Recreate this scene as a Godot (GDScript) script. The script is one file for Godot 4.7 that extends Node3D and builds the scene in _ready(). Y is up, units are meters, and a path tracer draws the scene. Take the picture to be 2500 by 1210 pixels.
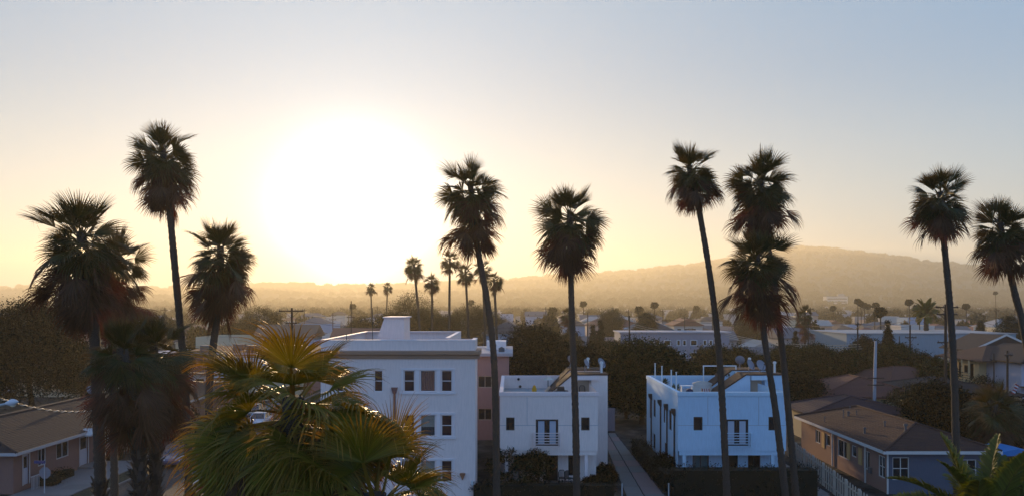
extends Node3D

# A low evening sun over a palm-lined neighbourhood: sky, air and sun first, then ground and hills,
# the streets and houses near by, the palms, and the hazy town behind them.

var rng := RandomNumberGenerator.new()
var mats := {}
var taken := {}
var fan := {}
var crowns := {}
var noise := FastNoiseLite.new()

const SUN := Vector3(-0.1952, 0.1035, -0.9753)


# ---------------------------------------------------------------- shapes
class Geo:
	var v := PackedVector3Array()
	var n := PackedVector3Array()
	var c := PackedColorArray()
	var tint := Color(1, 1, 1)

	func tri(a: Vector3, b: Vector3, d: Vector3) -> void:
		var m := (b - a).cross(d - a).normalized()
		v.append(a); v.append(d); v.append(b)
		n.append(m); n.append(m); n.append(m)
		c.append(tint); c.append(tint); c.append(tint)

	func quad(a: Vector3, b: Vector3, d: Vector3, e: Vector3) -> void:
		tri(a, b, d)
		tri(a, d, e)

	func smooth_quad(a: Vector3, b: Vector3, d: Vector3, e: Vector3, na: Vector3, nb: Vector3, nd: Vector3, ne: Vector3) -> void:
		v.append(a); v.append(d); v.append(b); v.append(a); v.append(e); v.append(d)
		n.append(na); n.append(nd); n.append(nb); n.append(na); n.append(ne); n.append(nd)
		for i in 6:
			c.append(tint)

	func box(at: Vector3, size: Vector3, turn := Basis()) -> void:
		var x := turn.x * size.x * 0.5
		var y := turn.y * size.y * 0.5
		var z := turn.z * size.z * 0.5
		quad(at - x - y + z, at + x - y + z, at + x + y + z, at - x + y + z)
		quad(at + x - y - z, at - x - y - z, at - x + y - z, at + x + y - z)
		quad(at + x - y + z, at + x - y - z, at + x + y - z, at + x + y + z)
		quad(at - x - y - z, at - x - y + z, at - x + y + z, at - x + y - z)
		quad(at - x + y + z, at + x + y + z, at + x + y - z, at - x + y - z)
		quad(at - x - y - z, at + x - y - z, at + x - y + z, at - x - y + z)

	func span(lo: Vector3, hi: Vector3) -> void:
		box((lo + hi) * 0.5, hi - lo)

	func beam(a: Vector3, b: Vector3, w: float, h: float) -> void:
		var z := (b - a).normalized()
		var x := Vector3.UP.cross(z)
		x = Vector3.RIGHT if x.length() < 0.01 else x.normalized()
		box((a + b) * 0.5, Vector3(w, h, (b - a).length()), Basis(x, z.cross(x), z))

	func tube(p: Array, r: Array, sides := 8, cap := true) -> void:
		var rings := []
		var norms := []
		for i in p.size():
			var d: Vector3 = (p[mini(i + 1, p.size() - 1)] - p[maxi(i - 1, 0)]).normalized()
			var x := d.cross(Vector3.FORWARD if absf(d.z) < 0.9 else Vector3.UP).normalized()
			var y := d.cross(x)
			var ring := PackedVector3Array()
			var norm := PackedVector3Array()
			for k in sides:
				var t := TAU * k / sides
				var o := x * cos(t) + y * sin(t)
				norm.append(o)
				ring.append(p[i] + o * r[i])
			rings.append(ring)
			norms.append(norm)
		for i in p.size() - 1:
			for k in sides:
				var q := (k + 1) % sides
				smooth_quad(rings[i][k], rings[i][q], rings[i + 1][q], rings[i + 1][k], norms[i][k], norms[i][q], norms[i + 1][q], norms[i + 1][k])
		if cap:
			for k in sides:
				var q := (k + 1) % sides
				tri(p[0], rings[0][q], rings[0][k])
				tri(p[-1], rings[-1][k], rings[-1][q])

	func lathe(profile: Array, at: Vector3, sides := 12) -> void:
		var p := []
		var r := []
		for q in profile:
			p.append(at + Vector3(0, q.y, 0))
			r.append(q.x)
		tube(p, r, sides)

	# a polygon in x and y, counter-clockwise seen from +z, pushed from z = back to z = front
	func prism(poly: PackedVector2Array, back: float, front: float, at := Vector3.ZERO, turn := Basis()) -> void:
		var ix := Geometry2D.triangulate_polygon(poly)
		for i in range(0, ix.size(), 3):
			var a := poly[ix[i]]
			var b := poly[ix[i + 1]]
			var d := poly[ix[i + 2]]
			if (b - a).cross(d - a) < 0:
				var swap := b
				b = d
				d = swap
			tri(at + turn * Vector3(a.x, a.y, front), at + turn * Vector3(b.x, b.y, front), at + turn * Vector3(d.x, d.y, front))
			tri(at + turn * Vector3(a.x, a.y, back), at + turn * Vector3(d.x, d.y, back), at + turn * Vector3(b.x, b.y, back))
		for i in poly.size():
			var a := poly[i]
			var b := poly[(i + 1) % poly.size()]
			quad(at + turn * Vector3(a.x, a.y, front), at + turn * Vector3(a.x, a.y, back), at + turn * Vector3(b.x, b.y, back), at + turn * Vector3(b.x, b.y, front))

	# a wall with real openings: o is the lower left corner, u right, w up, seen from outside; holes are Rect2 along u and w
	func wall(o: Vector3, u: Vector3, w: Vector3, wide: float, high: float, holes := [], deep := 0.14) -> void:
		var xs := [0.0, wide]
		var ys := [0.0, high]
		for h in holes:
			xs.append(h.position.x); xs.append(h.end.x)
			ys.append(h.position.y); ys.append(h.end.y)
		xs.sort()
		ys.sort()
		var out := u.cross(w)
		for i in xs.size() - 1:
			for j in ys.size() - 1:
				if xs[i + 1] - xs[i] < 0.001 or ys[j + 1] - ys[j] < 0.001:
					continue
				var mid := Vector2((xs[i] + xs[i + 1]) * 0.5, (ys[j] + ys[j + 1]) * 0.5)
				var open := false
				for h in holes:
					if h.has_point(mid):
						open = true
				if not open:
					quad(o + u * xs[i] + w * ys[j], o + u * xs[i + 1] + w * ys[j], o + u * xs[i + 1] + w * ys[j + 1], o + u * xs[i] + w * ys[j + 1])
		for h in holes:
			var a: Vector3 = o + u * h.position.x + w * h.position.y
			var b: Vector3 = o + u * h.end.x + w * h.position.y
			var d: Vector3 = o + u * h.end.x + w * h.end.y
			var e: Vector3 = o + u * h.position.x + w * h.end.y
			var i := out * -deep
			quad(a, b, b + i, a + i)
			quad(b, d, d + i, b + i)
			quad(d, e, e + i, d + i)
			quad(e, a, a + i, e + i)

	func mesh() -> ArrayMesh:
		var m := ArrayMesh.new()
		if v.is_empty():
			return m
		var s := []
		s.resize(Mesh.ARRAY_MAX)
		s[Mesh.ARRAY_VERTEX] = v
		s[Mesh.ARRAY_NORMAL] = n
		s[Mesh.ARRAY_COLOR] = c
		m.add_surface_from_arrays(Mesh.PRIMITIVE_TRIANGLES, s)
		return m


# ---------------------------------------------------------------- materials
func lin(r: float, g: float, b: float) -> Color:
	return Color(r, g, b).linear_to_srgb()


func grain(low: float, freq: float, seed_: int, octaves := 4, size := 512) -> NoiseTexture2D:
	var f := FastNoiseLite.new()
	f.seed = seed_
	f.frequency = freq
	f.fractal_octaves = octaves
	var t := NoiseTexture2D.new()
	t.width = size
	t.height = size
	t.seamless = true
	t.noise = f
	var g := Gradient.new()
	g.set_color(0, Color(low, low, low))
	g.set_color(1, Color(1, 1, 1))
	g.set_offset(0, 0.2)
	g.set_offset(1, 0.8)
	t.color_ramp = g
	return t


func relief(freq: float, seed_: int) -> NoiseTexture2D:
	var f := FastNoiseLite.new()
	f.seed = seed_
	f.frequency = freq
	f.fractal_octaves = 4
	var t := NoiseTexture2D.new()
	t.width = 512
	t.height = 512
	t.seamless = true
	t.noise = f
	t.as_normal_map = true
	t.bump_strength = 6.0
	return t


var grains := {}


func paint(called: String, r: float, g: float, b: float, rough := 0.85, kind := "", per_metre := 0.35, spec := 0.35) -> StandardMaterial3D:
	if mats.has(called):
		return mats[called]
	var m := StandardMaterial3D.new()
	m.resource_name = called
	m.albedo_color = lin(r, g, b)
	m.roughness = rough
	m.metallic_specular = spec
	if kind:
		if not grains.has(kind):
			grains[kind] = {"stucco": [grain(0.965, 0.03, 5, 6), relief(0.16, 3)], "roof": [grain(0.55, 0.06, 9, 4), relief(0.12, 8)], "asphalt": [grain(0.6, 0.03, 14, 6), relief(0.2, 2)], "bark": [grain(0.45, 0.04, 21, 5), relief(0.05, 22)], "earth": [grain(0.4, 0.015, 33, 6), relief(0.06, 31)], "metal": [grain(0.75, 0.02, 41, 5), null]}[kind]
		m.albedo_texture = grains[kind][0]
		if grains[kind][1]:
			m.normal_enabled = true
			m.normal_texture = grains[kind][1]
			m.normal_scale = 0.07 if kind == "stucco" else 0.5
		m.uv1_triplanar = true
		m.uv1_world_triplanar = kind != "bark"
		m.uv1_scale = Vector3.ONE * per_metre if kind != "stucco" else Vector3(per_metre, per_metre * 0.16, per_metre)
	mats[called] = m
	return m


func foliage(called: String, r: float, g: float, b: float, glow: Color, rough := 0.5) -> StandardMaterial3D:
	if mats.has(called):
		return mats[called]
	var m := StandardMaterial3D.new()
	m.resource_name = called
	m.albedo_color = lin(r, g, b)
	m.vertex_color_use_as_albedo = true
	m.roughness = rough
	m.metallic_specular = 0.4
	m.cull_mode = BaseMaterial3D.CULL_DISABLED
	m.backlight_enabled = true
	m.backlight = glow
	mats[called] = m
	return m


func glass(called := "window_glass", dark := 0.015) -> StandardMaterial3D:
	if mats.has(called):
		return mats[called]
	var m := StandardMaterial3D.new()
	m.resource_name = called
	m.albedo_color = lin(dark, dark, dark * 1.2)
	m.roughness = 0.06
	m.metallic_specular = 0.6
	mats[called] = m
	return m


# ---------------------------------------------------------------- objects
func numbered(called: String, of: Object) -> String:
	var key := "%d/%s" % [of.get_instance_id(), called]
	var k: int = taken.get(key, 0)
	taken[key] = k + 1
	return called if k == 0 else "%s_%03d" % [called, k]


func tag(o: Node, label: String, category: String, group := "", kind := "") -> Node:
	o.set_meta("label", label)
	o.set_meta("category", category)
	if group:
		o.set_meta("group", group)
	if kind:
		o.set_meta("kind", kind)
	return o


func thing(called: String, label: String, category: String, at := Vector3.ZERO, turn := 0.0, group := "") -> Node3D:
	var o := Node3D.new()
	o.name = numbered(called, self)
	add_child(o, true)
	o.position = at
	o.rotation.y = turn
	tag(o, label, category, group)
	return o


func put(called: String, shape, m: Material, parent: Node = self) -> MeshInstance3D:
	var o := MeshInstance3D.new()
	o.name = numbered(called, parent)
	o.mesh = shape.mesh() if shape is Geo else shape
	o.material_override = m
	parent.add_child(o, true)
	return o


func structure(called: String, shape, m: Material) -> MeshInstance3D:
	var o := put(called, shape, m)
	o.set_meta("kind", "structure")
	return o


func copy(o: Node3D, at: Vector3, turn: float, label: String, group := "") -> Node3D:
	var d: Node3D = o.duplicate()
	d.name = numbered(String(o.name).rstrip("0123456789").rstrip("_"), self)
	add_child(d, true)
	d.position = at
	d.rotation.y = turn
	d.set_meta("label", label)
	if group:
		d.set_meta("group", group)
	return d


func one(called: String, shape, m: Material, label: String, category: String, group := "", at := Vector3.ZERO) -> MeshInstance3D:
	var o := put(called, shape, m)
	o.position = at
	tag(o, label, category, group)
	return o


# A window part with its own frame, panes and bars. o: lower left corner of the opening on the wall face, u right, out: outwards.
func window(parent: Node3D, o: Vector3, u: Vector3, wide: float, high: float, frame: Material, bars := 1, rails := 0, pane: Material = null, border := 0.06, back := 0.09, called := "window") -> MeshInstance3D:
	var out := u.cross(Vector3.UP)
	var turn := Basis(u, Vector3.UP, out)
	var f := Geo.new()
	var mid := o + u * wide * 0.5 + Vector3.UP * high * 0.5 - out * back
	for s in [-1, 1]:
		f.box(mid + u * s * (wide - border) * 0.5, Vector3(border, high, 0.07), turn)
		f.box(mid + Vector3.UP * s * (high - border) * 0.5, Vector3(wide - border * 2.0, border, 0.068), turn)
	var w := put(called, f, frame, parent)
	for k in bars:
		var b := Geo.new()
		b.box(mid + u * wide * ((k + 1.0) / (bars + 1.0) - 0.5), Vector3(0.05, high - border * 2.0, 0.05), turn)
		put("mullion", b, frame, w)
	for k in rails:
		var b := Geo.new()
		b.box(mid + Vector3.UP * high * ((k + 1.0) / (rails + 1.0) - 0.5), Vector3(wide - border * 2.0, 0.045, 0.046), turn)
		put("sash_rail", b, frame, w)
	var ww := (wide - border * 2.0) / (bars + 1.0)
	for k in bars + 1:
		var p := Geo.new()
		p.box(mid + u * (ww * (k + 0.5) - (wide - border * 2.0) * 0.5) - out * 0.03, Vector3(ww, high - border * 2.0, 0.012), turn)
		put("pane", p, pane if pane else glass(), w)
	return w



# ---------------------------------------------------------------- sky, air, sun, camera
func sky_panorama() -> ImageTexture:
	var w := 1024
	var h := 512
	var data := PackedFloat32Array()
	data.resize(w * h * 3)
	var at := 0
	for j in h:
		var el := PI * (0.5 - (j + 0.5) / h)
		var se := sin(el)
		var ce := cos(el)
		var deg := maxf(rad_to_deg(el), 0.0)
		var low := exp(-pow(deg / 12.5, 4.0))
		var high := smoothstep(20.0, 80.0, deg)
		var warm := exp(-deg / 5.0)
		for i in w:
			var az := TAU * (i + 0.5) / w
			var d := Vector3(sin(az) * ce, se, -cos(az) * ce)
			var cs := d.dot(SUN)
			var th := rad_to_deg(acos(clampf(cs, -1.0, 1.0)))
			var front := 0.5 + 0.5 * cs
			front = front * front * (3.0 - 2.0 * front)
			var r := lerpf(lerpf(0.16, 0.115, front), lerpf(0.3, 0.225, front), low)
			var g := lerpf(lerpf(0.33, 0.225, front), lerpf(0.42, 0.325, front), low)
			var b := lerpf(lerpf(0.66, 0.345, front), lerpf(0.66, 0.39, front), low)
			r = lerpf(r, 0.09, high) - 0.1 * warm * front
			g = lerpf(g, 0.17, high) - 0.06 * warm * front
			b = lerpf(b, 0.36, high) - 0.08 * warm * front
			var wide := exp(-th / 10.0)
			var core := exp(-pow(th / 4.4, 2.4))
			r += 0.38 * wide + 2.4 * core
			g += 0.37 * wide + 2.3 * core
			b += 0.34 * wide + 2.0 * core
			data[at] = r * 0.99
			data[at + 1] = g * 1.02
			data[at + 2] = b * 1.06
			at += 3
	return ImageTexture.create_from_image(Image.create_from_data(w, h, false, Image.FORMAT_RGBF, data.to_byte_array()))


func surroundings() -> void:
	var cam := Camera3D.new()
	cam.name = "camera"
	cam.projection = Camera3D.PROJECTION_FRUSTUM
	cam.near = 0.5
	cam.far = 12000.0
	cam.size = 0.5 * 1210.0 / 1900.0
	cam.frustum_offset = Vector2(0, 0.5 * 135.0 / 1900.0)
	cam.position = Vector3(0, 13, 0)
	cam.current = true
	add_child(cam)
	var e := Environment.new()
	e.background_mode = Environment.BG_SKY
	var sm := PanoramaSkyMaterial.new()
	sm.panorama = sky_panorama()
	e.sky = Sky.new()
	e.sky.sky_material = sm
	e.tonemap_mode = Environment.TONE_MAPPER_LINEAR
	e.tonemap_exposure = 1.7
	e.volumetric_fog_enabled = true
	e.volumetric_fog_density = 0.00032
	e.volumetric_fog_albedo = Color(1.0, 0.96, 0.85)
	e.volumetric_fog_anisotropy = 0.47
	e.sdfgi_enabled = true
	e.ssao_enabled = true
	e.ssil_enabled = true
	var we := WorldEnvironment.new()
	we.name = "world_environment"
	we.environment = e
	add_child(we)
	var sun := DirectionalLight3D.new()
	sun.name = "sun"
	sun.light_energy = 1.55
	sun.light_color = Color(1.0, 0.84, 0.62)
	sun.light_angular_distance = 0.6
	sun.shadow_enabled = true
	add_child(sun)
	sun.look_at_from_position(SUN * 100.0, Vector3.ZERO, Vector3.UP)


# ---------------------------------------------------------------- ground, hills, streets
const RIDGE := 3500.0
# outline of the ridge: bearing (x over distance) and height over distance as seen from 13 m up
var ridge := [Vector2(-1.4, 0.02), Vector2(-0.66, 0.0175), Vector2(-0.6, 0.021), Vector2(-0.55, 0.02), Vector2(-0.48, 0.0165), Vector2(-0.4, 0.018), Vector2(-0.33, 0.0225), Vector2(-0.28, 0.022), Vector2(-0.2, 0.0195), Vector2(-0.13, 0.0215), Vector2(-0.06, 0.0255), Vector2(-0.01, 0.0275), Vector2(0.04, 0.0315), Vector2(0.09, 0.034), Vector2(0.145, 0.0375), Vector2(0.21, 0.0445), Vector2(0.26, 0.05), Vector2(0.3, 0.058), Vector2(0.34, 0.0668), Vector2(0.365, 0.0692), Vector2(0.42, 0.0655), Vector2(0.475, 0.0592), Vector2(0.525, 0.0525), Vector2(0.57, 0.0472), Vector2(0.66, 0.038), Vector2(0.8, 0.03), Vector2(1.4, 0.03)]


func ridge_height(u: float) -> float:
	for i in ridge.size() - 1:
		if u < ridge[i + 1].x:
			return lerpf(ridge[i].y, ridge[i + 1].y, clampf((u - ridge[i].x) / (ridge[i + 1].x - ridge[i].x), 0, 1)) * RIDGE + 13.0 - 0.0045 * RIDGE
	return 95.0


func land(x: float, z: float) -> float:
	var d := -z
	if d < 900.0:
		return 0.0
	var top := ridge_height(x / maxf(d, 1.0))
	var rise := smoothstep(950.0, RIDGE, d)
	var h := top * rise * lerpf(rise, 1.0, 0.4)
	h += noise.get_noise_2d(x * 0.35, z * 0.35) * 26.0 * rise * (1.0 - smoothstep(RIDGE * 0.8, RIDGE, d))
	if d > RIDGE:
		h = top * lerpf(1.0, 0.55, smoothstep(RIDGE, RIDGE * 1.3, d))
	return maxf(h, 0.0)


func terrain() -> void:
	var g := Geo.new()
	g.quad(Vector3(-1300, 0, 60), Vector3(1300, 0, 60), Vector3(1300, 0, -1000), Vector3(-1300, 0, -1000))
	structure("ground", g, paint("dry_earth", 0.075, 0.062, 0.05, 0.95, "earth", 0.05))
	var h := Geo.new()
	var zs := []
	var z := -901.0
	while z > -RIDGE * 1.3:
		zs.append(z)
		z -= RIDGE * 0.015
	var us := 200
	for j in zs.size() - 1:
		for i in us:
			var p := []
			var q := []
			for k in [[i, j], [i + 1, j], [i + 1, j + 1], [i, j + 1]]:
				var d: float = -zs[k[1]]
				var x: float = (float(k[0]) / us * 2.0 - 1.0) * 0.95 * minf(d, RIDGE * 1.05)
				p.append(Vector3(x, land(x, -d) + 0.004, -d))
				var e := 6.0
				q.append(Vector3(land(x - e, -d) - land(x + e, -d), 2.0 * e, land(x, -d - e) - land(x, -d + e)).normalized())
			h.smooth_quad(p[0], p[1], p[2], p[3], q[0], q[1], q[2], q[3])
	structure("hills", h, paint("scrub_hillside", 0.06, 0.055, 0.035, 0.95, "earth", 0.012))


func streets() -> void:
	var asphalt := paint("asphalt", 0.05, 0.05, 0.052, 0.8, "asphalt", 0.3)
	var concrete := paint("pavement_concrete", 0.16, 0.145, 0.14, 0.85, "stucco", 0.5)
	var g := Geo.new()
	g.quad(Vector3(-28, 0.01, -20), Vector3(-17.6, 0.01, -20), Vector3(-17.6, 0.01, -330), Vector3(-28, 0.01, -330))
	structure("side_street", g, asphalt)
	g = Geo.new()
	g.quad(Vector3(-120, 0.006, -30), Vector3(-28, 0.006, -30), Vector3(-28, 0.006, -41), Vector3(-120, 0.006, -41))
	g.quad(Vector3(-17.6, 0.006, -30), Vector3(120, 0.006, -30), Vector3(120, 0.006, -41), Vector3(-17.6, 0.006, -41))
	structure("cross_street", g, asphalt)
	for s in [[-28.16, -28.0], [-17.6, -17.44]]:
		g = Geo.new()
		g.span(Vector3(s[0], 0, -330), Vector3(s[1], 0.14, -44))
		structure("kerb", g, concrete)
	# centre line of the side street
	var white := paint("road_paint", 0.55, 0.54, 0.5, 0.7, "asphalt", 1.5)
	for k in 9:
		g = Geo.new()
		var z := -47.0 - k * 7.5
		g.quad(Vector3(-23.15, 0.014, z), Vector3(-23.0, 0.014, z), Vector3(-23.0, 0.014, z - 3.2), Vector3(-23.15, 0.014, z - 3.2))
		structure("lane_marking", g, white)
	# pavements: slabs one by one near by, one strip beyond
	var walk := structure("pavement", Geo.new(), concrete)
	g = Geo.new()
	g.quad(Vector3(-31.4, 0.12, -44), Vector3(-29.6, 0.12, -44), Vector3(-29.6, 0.12, -330), Vector3(-31.4, 0.12, -330))
	g.quad(Vector3(-16.0, 0.12, -44), Vector3(-14.6, 0.12, -44), Vector3(-14.6, 0.12, -330), Vector3(-16.0, 0.12, -330))
	walk.mesh = g.mesh()
	g = Geo.new()
	g.box(Vector3.ZERO, Vector3(1.76, 0.05, 1.48))
	var slab := g.mesh()
	for k in 26:
		var o := put("slab", slab, [concrete, paint("pavement_concrete_worn", 0.13, 0.12, 0.115, 0.85, "stucco", 0.5)][rng.randi() % 2], walk)
		o.position = Vector3(-30.5, 0.125 + rng.randf_range(-0.006, 0.006), -47.0 - k * 1.5)
	# planting strip and front yards
	var turf := paint("dry_turf", 0.06, 0.058, 0.028, 0.95, "earth", 0.5)
	g = Geo.new()
	g.quad(Vector3(-29.6, 0.1, -44), Vector3(-28.16, 0.1, -44), Vector3(-28.16, 0.1, -330), Vector3(-29.6, 0.1, -330))
	structure("planting_strip", g, turf)
	g = Geo.new()
	g.quad(Vector3(-33.8, 0.08, -48), Vector3(-31.4, 0.08, -48), Vector3(-31.4, 0.08, -64), Vector3(-33.8, 0.08, -64))
	structure("front_yard_path", g, concrete)
	# the driveway between the two white houses: two rows of concrete slabs with a dark joint
	var drive := structure("driveway", Geo.new(), paint("driveway_bed", 0.03, 0.03, 0.03, 0.95, "earth", 0.5))
	g = Geo.new()
	g.quad(Vector3(7.4, 0.02, -46), Vector3(10.3, 0.02, -46), Vector3(10.45, 0.02, -79), Vector3(9.0, 0.02, -79))
	drive.mesh = g.mesh()
	for row in 2:
		for k in 14:
			var z0 := -46.2 - k * 2.25
			var z1 := z0 - 2.2
			var left0 := lerpf(7.45, 8.95, (-z0 - 46.0) / 33.0)
			var left1 := lerpf(7.45, 8.95, (-z1 - 46.0) / 33.0)
			var mid0 := lerpf(left0, 10.25, 0.45)
			var mid1 := lerpf(left1, 10.3, 0.45)
			var a0 := left0 if row == 0 else mid0 + 0.09
			var b0 := mid0 if row == 0 else 10.25
			var a1 := left1 if row == 0 else mid1 + 0.09
			var b1 := mid1 if row == 0 else 10.3
			g = Geo.new()
			var y := 0.06 + rng.randf_range(-0.008, 0.008)
			var lift := Vector3(0, -0.05, 0)
			var p := [Vector3(a0, y, z0), Vector3(b0, y, z0), Vector3(b1, y, z1), Vector3(a1, y, z1)]
			g.quad(p[0], p[1], p[2], p[3])
			for i in 4:
				var j := (i + 1) % 4
				g.quad(p[i] + lift, p[j] + lift, p[j], p[i])
			put("slab", g, paint("driveway_concrete_%d" % (rng.randi() % 3), 0.15 + 0.025 * (rng.randi() % 3), 0.14, 0.13, 0.85, "stucco", 0.4), drive)
	# the concrete path beside the picket fence on the right
	var path := structure("garden_path", Geo.new(), paint("driveway_bed", 0.03, 0.03, 0.03))
	g = Geo.new()
	g.quad(Vector3(19.0, 0.015, -45), Vector3(21.4, 0.015, -45), Vector3(22.6, 0.015, -64), Vector3(20.4, 0.015, -64))
	path.mesh = g.mesh()
	for k in 7:
		g = Geo.new()
		g.box(Vector3(20.1 + k * 0.17, 0.05, -46.5 - k * 2.5), Vector3(1.9, 0.06, 2.4))
		put("slab", g, concrete, path)


# ---------------------------------------------------------------- the two white town houses
func town_house(called: String, label: String, at: Vector3, w: float, wing: float, slope0: float, slope1: float, door: float, win: Array, low: Array, side: bool) -> Node3D:
	var o := thing(called, label, "house", at)
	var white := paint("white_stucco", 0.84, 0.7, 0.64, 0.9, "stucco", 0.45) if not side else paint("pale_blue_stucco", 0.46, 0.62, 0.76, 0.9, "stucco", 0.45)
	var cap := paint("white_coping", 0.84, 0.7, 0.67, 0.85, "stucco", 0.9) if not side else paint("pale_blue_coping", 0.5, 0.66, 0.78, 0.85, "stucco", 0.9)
	var frame := paint("bronze_frame", 0.035, 0.03, 0.03, 0.5)
	var brown := paint("brown_roofing", 0.11, 0.06, 0.042, 0.9, "roof", 0.8)
	var deep := 12.8
	var top := 6.68
	var deck := 5.6
	# front: upper storey overhanging the porch
	var holes := []
	for q in win:
		holes.append(Rect2(q[0], q[1] - 2.52, q[2], q[3]))
	holes.append(Rect2(door, 0.36, 1.6, 1.88))
	var g := Geo.new()
	g.wall(Vector3(0, 2.52, 0), Vector3.RIGHT, Vector3.UP, w, top - 2.52, holes)
	g.quad(Vector3(0, 2.52, -1.2), Vector3(w, 2.52, -1.2), Vector3(w, 2.52, 0), Vector3(0, 2.52, 0))
	g.quad(Vector3(w, 2.52, 0), Vector3(w, 2.52, -6.4), Vector3(w, top, -6.4), Vector3(w, top, 0))
	# left side, with its own windows where it is in view
	var sideholes := []
	if side:
		for q in [[2.2, 3.55, 1.0, 1.5], [4.6, 3.75, 0.75, 1.2], [0.75, 1.0, 1.0, 1.3], [4.0, 0.6, 0.9, 1.7], [8.6, 3.6, 1.0, 1.45], [8.7, 0.9, 1.0, 1.3], [10.6, 3.2, 0.8, 1.6]]:
			sideholes.append(Rect2(deep - q[0] - q[2], q[1], q[2], q[3]))
	g.wall(Vector3(0, 0, -deep), Vector3.BACK, Vector3.UP, deep, top, sideholes)
	g.quad(Vector3(w, 0, -deep), Vector3(0, 0, -deep), Vector3(0, top, -deep), Vector3(w, top, -deep))
	# ground floor behind the porch
	var lowholes := []
	for q in low:
		lowholes.append(Rect2(q[0], q[1], q[2], q[3]))
	g.wall(Vector3(0, 0, -1.2), Vector3.RIGHT, Vector3.UP, w, 2.52, lowholes)
	g.quad(Vector3(w, 0, -1.2), Vector3(w, 0, -6.4), Vector3(w, 2.52, -6.4), Vector3(w, 2.52, -1.2))
	# inner faces of the parapet
	var t := 0.2
	g.quad(Vector3(w - t, deck, -t), Vector3(t, deck, -t), Vector3(t, top, -t), Vector3(w - t, top, -t))
	g.quad(Vector3(t, deck, -t), Vector3(t, deck, t - deep), Vector3(t, top, t - deep), Vector3(t, top, -t))
	g.quad(Vector3(t, deck, t - deep), Vector3(w, deck, t - deep), Vector3(w, top, t - deep), Vector3(t, top, t - deep))
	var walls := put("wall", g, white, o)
	# coping band along the top, a little proud
	g = Geo.new()
	g.span(Vector3(-0.05, top - 0.24, -t - 0.02), Vector3(w + 0.05, top + 0.02, 0.06))
	g.span(Vector3(-0.05, top - 0.24, -deep), Vector3(t + 0.02, top + 0.02, -t - 0.02))
	g.span(Vector3(t + 0.02, top - 0.24, -deep - 0.02), Vector3(w, top + 0.02, t - deep + 0.02))
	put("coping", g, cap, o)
	# control joints in the stucco
	var joint := paint("stucco_joint", 0.32, 0.34, 0.38, 0.9)
	for q in [[0.0, 4.32, w, 0.03], [w * 0.275, 4.35, 0.03, 2.0], [w * 0.745, 4.35, 0.03, 2.0]]:
		g = Geo.new()
		var cuts := [[q[0], q[0] + q[2]]] if q[2] < 1.0 else [[0.0, win[0][0]], [win[0][0] + win[0][2], door], [door + 1.6, win[1][0]], [win[1][0] + win[1][2], w]]
		for cut in cuts:
			g.span(Vector3(cut[0], q[1], -0.01), Vector3(cut[1], q[1] + q[3], 0.006))
		put("joint", g, joint, walls)
	# roof deck
	g = Geo.new()
	g.quad(Vector3(t, deck, -t), Vector3(w, deck, -t), Vector3(w, deck, t - deep), Vector3(t, deck, t - deep))
	put("roof_deck", g, paint("grey_deck", 0.3, 0.3, 0.3, 0.9, "stucco", 0.4), o)
	# two stair penthouses, the first with the wing that runs down to the ground
	for k in 2:
		var front := -6.4 if k == 0 else -10.7
		var back := -8.6 if k == 0 else -deep - 0.3
		var s0 := slope0 if k == 0 else slope0 + 0.5
		var s1 := slope1 if k == 0 else slope1 + 0.1
		var ph := Geo.new()
		var tall := 7.3
		var poly := PackedVector2Array([Vector2(s0, deck), Vector2(w - 0.02, deck), Vector2(w - 0.02, 0), Vector2(wing, 0), Vector2(wing, tall), Vector2(s1, tall)])
		if k == 0:
			# face with a recessed doorway
			var dx := s1 + 0.35
			ph.prism(PackedVector2Array([Vector2(s0, deck), Vector2(dx, deck), Vector2(dx, tall), Vector2(s1, tall)]), back, front)
			ph.span(Vector3(dx, deck, back), Vector3(dx + 1.15, tall, front - 0.5))
			ph.prism(PackedVector2Array([Vector2(dx + 1.15, deck), Vector2(w - 0.02, deck), Vector2(w - 0.02, 0), Vector2(wing, 0), Vector2(wing, tall), Vector2(dx + 1.15, tall)]), back, front)
		else:
			ph.prism(poly, back, front)
		put("stair_penthouse", ph, white, o)
		var rf := Geo.new()
		var th := 0.1
		rf.prism(PackedVector2Array([Vector2(s0 - 0.12, deck + 0.02), Vector2(s0 + 0.02, deck + 0.004), Vector2(s1 + 0.02, tall + 0.003), Vector2(wing + 0.06, tall + 0.003), Vector2(wing + 0.06, tall + th), Vector2(s1 - 0.02, tall + th)]), back - 0.02, front + 0.05)
		put("penthouse_roof", rf, brown, o)
		if k == 0:
			var canopy := Geo.new()
			canopy.span(Vector3(s1 + 0.4, tall - 0.36, front - 0.48), Vector3(s1 + 2.1, tall - 0.02, front + 0.25))
			put("canopy", canopy, cap, o)
			var dd := Geo.new()
			dd.span(Vector3(s1 + 0.5, deck, front - 0.5), Vector3(s1 + 1.4, tall - 0.4, front - 0.44))
			put("roof_door", dd, paint("tan_door", 0.42, 0.33, 0.25, 0.7), o)
		# slim vent pipe on the roof
		var pipe := Geo.new()
		pipe.lathe([Vector2(0.09, 0), Vector2(0.09, 0.75), Vector2(0.14, 0.76), Vector2(0.14, 0.9), Vector2(0.05, 0.95)], Vector3(wing - (0.35 if k == 0 else 1.0), tall + 0.08, back + 1.0), 10)
		put("vent_pipe", pipe, paint("white_pipe", 0.7, 0.7, 0.7, 0.6), o)
	# porch: beam, post, slab
	g = Geo.new()
	g.span(Vector3(0.1, 2.2, -0.3), Vector3(w - 0.1, 2.515, -0.05))
	put("porch_beam", g, white, o)
	for x in [w * 0.865, 0.35]:
		g = Geo.new()
		g.span(Vector3(x, 0.05, -0.32), Vector3(x + 0.24, 2.2, -0.08))
		put("porch_post", g, cap, o)
	g = Geo.new()
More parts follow.
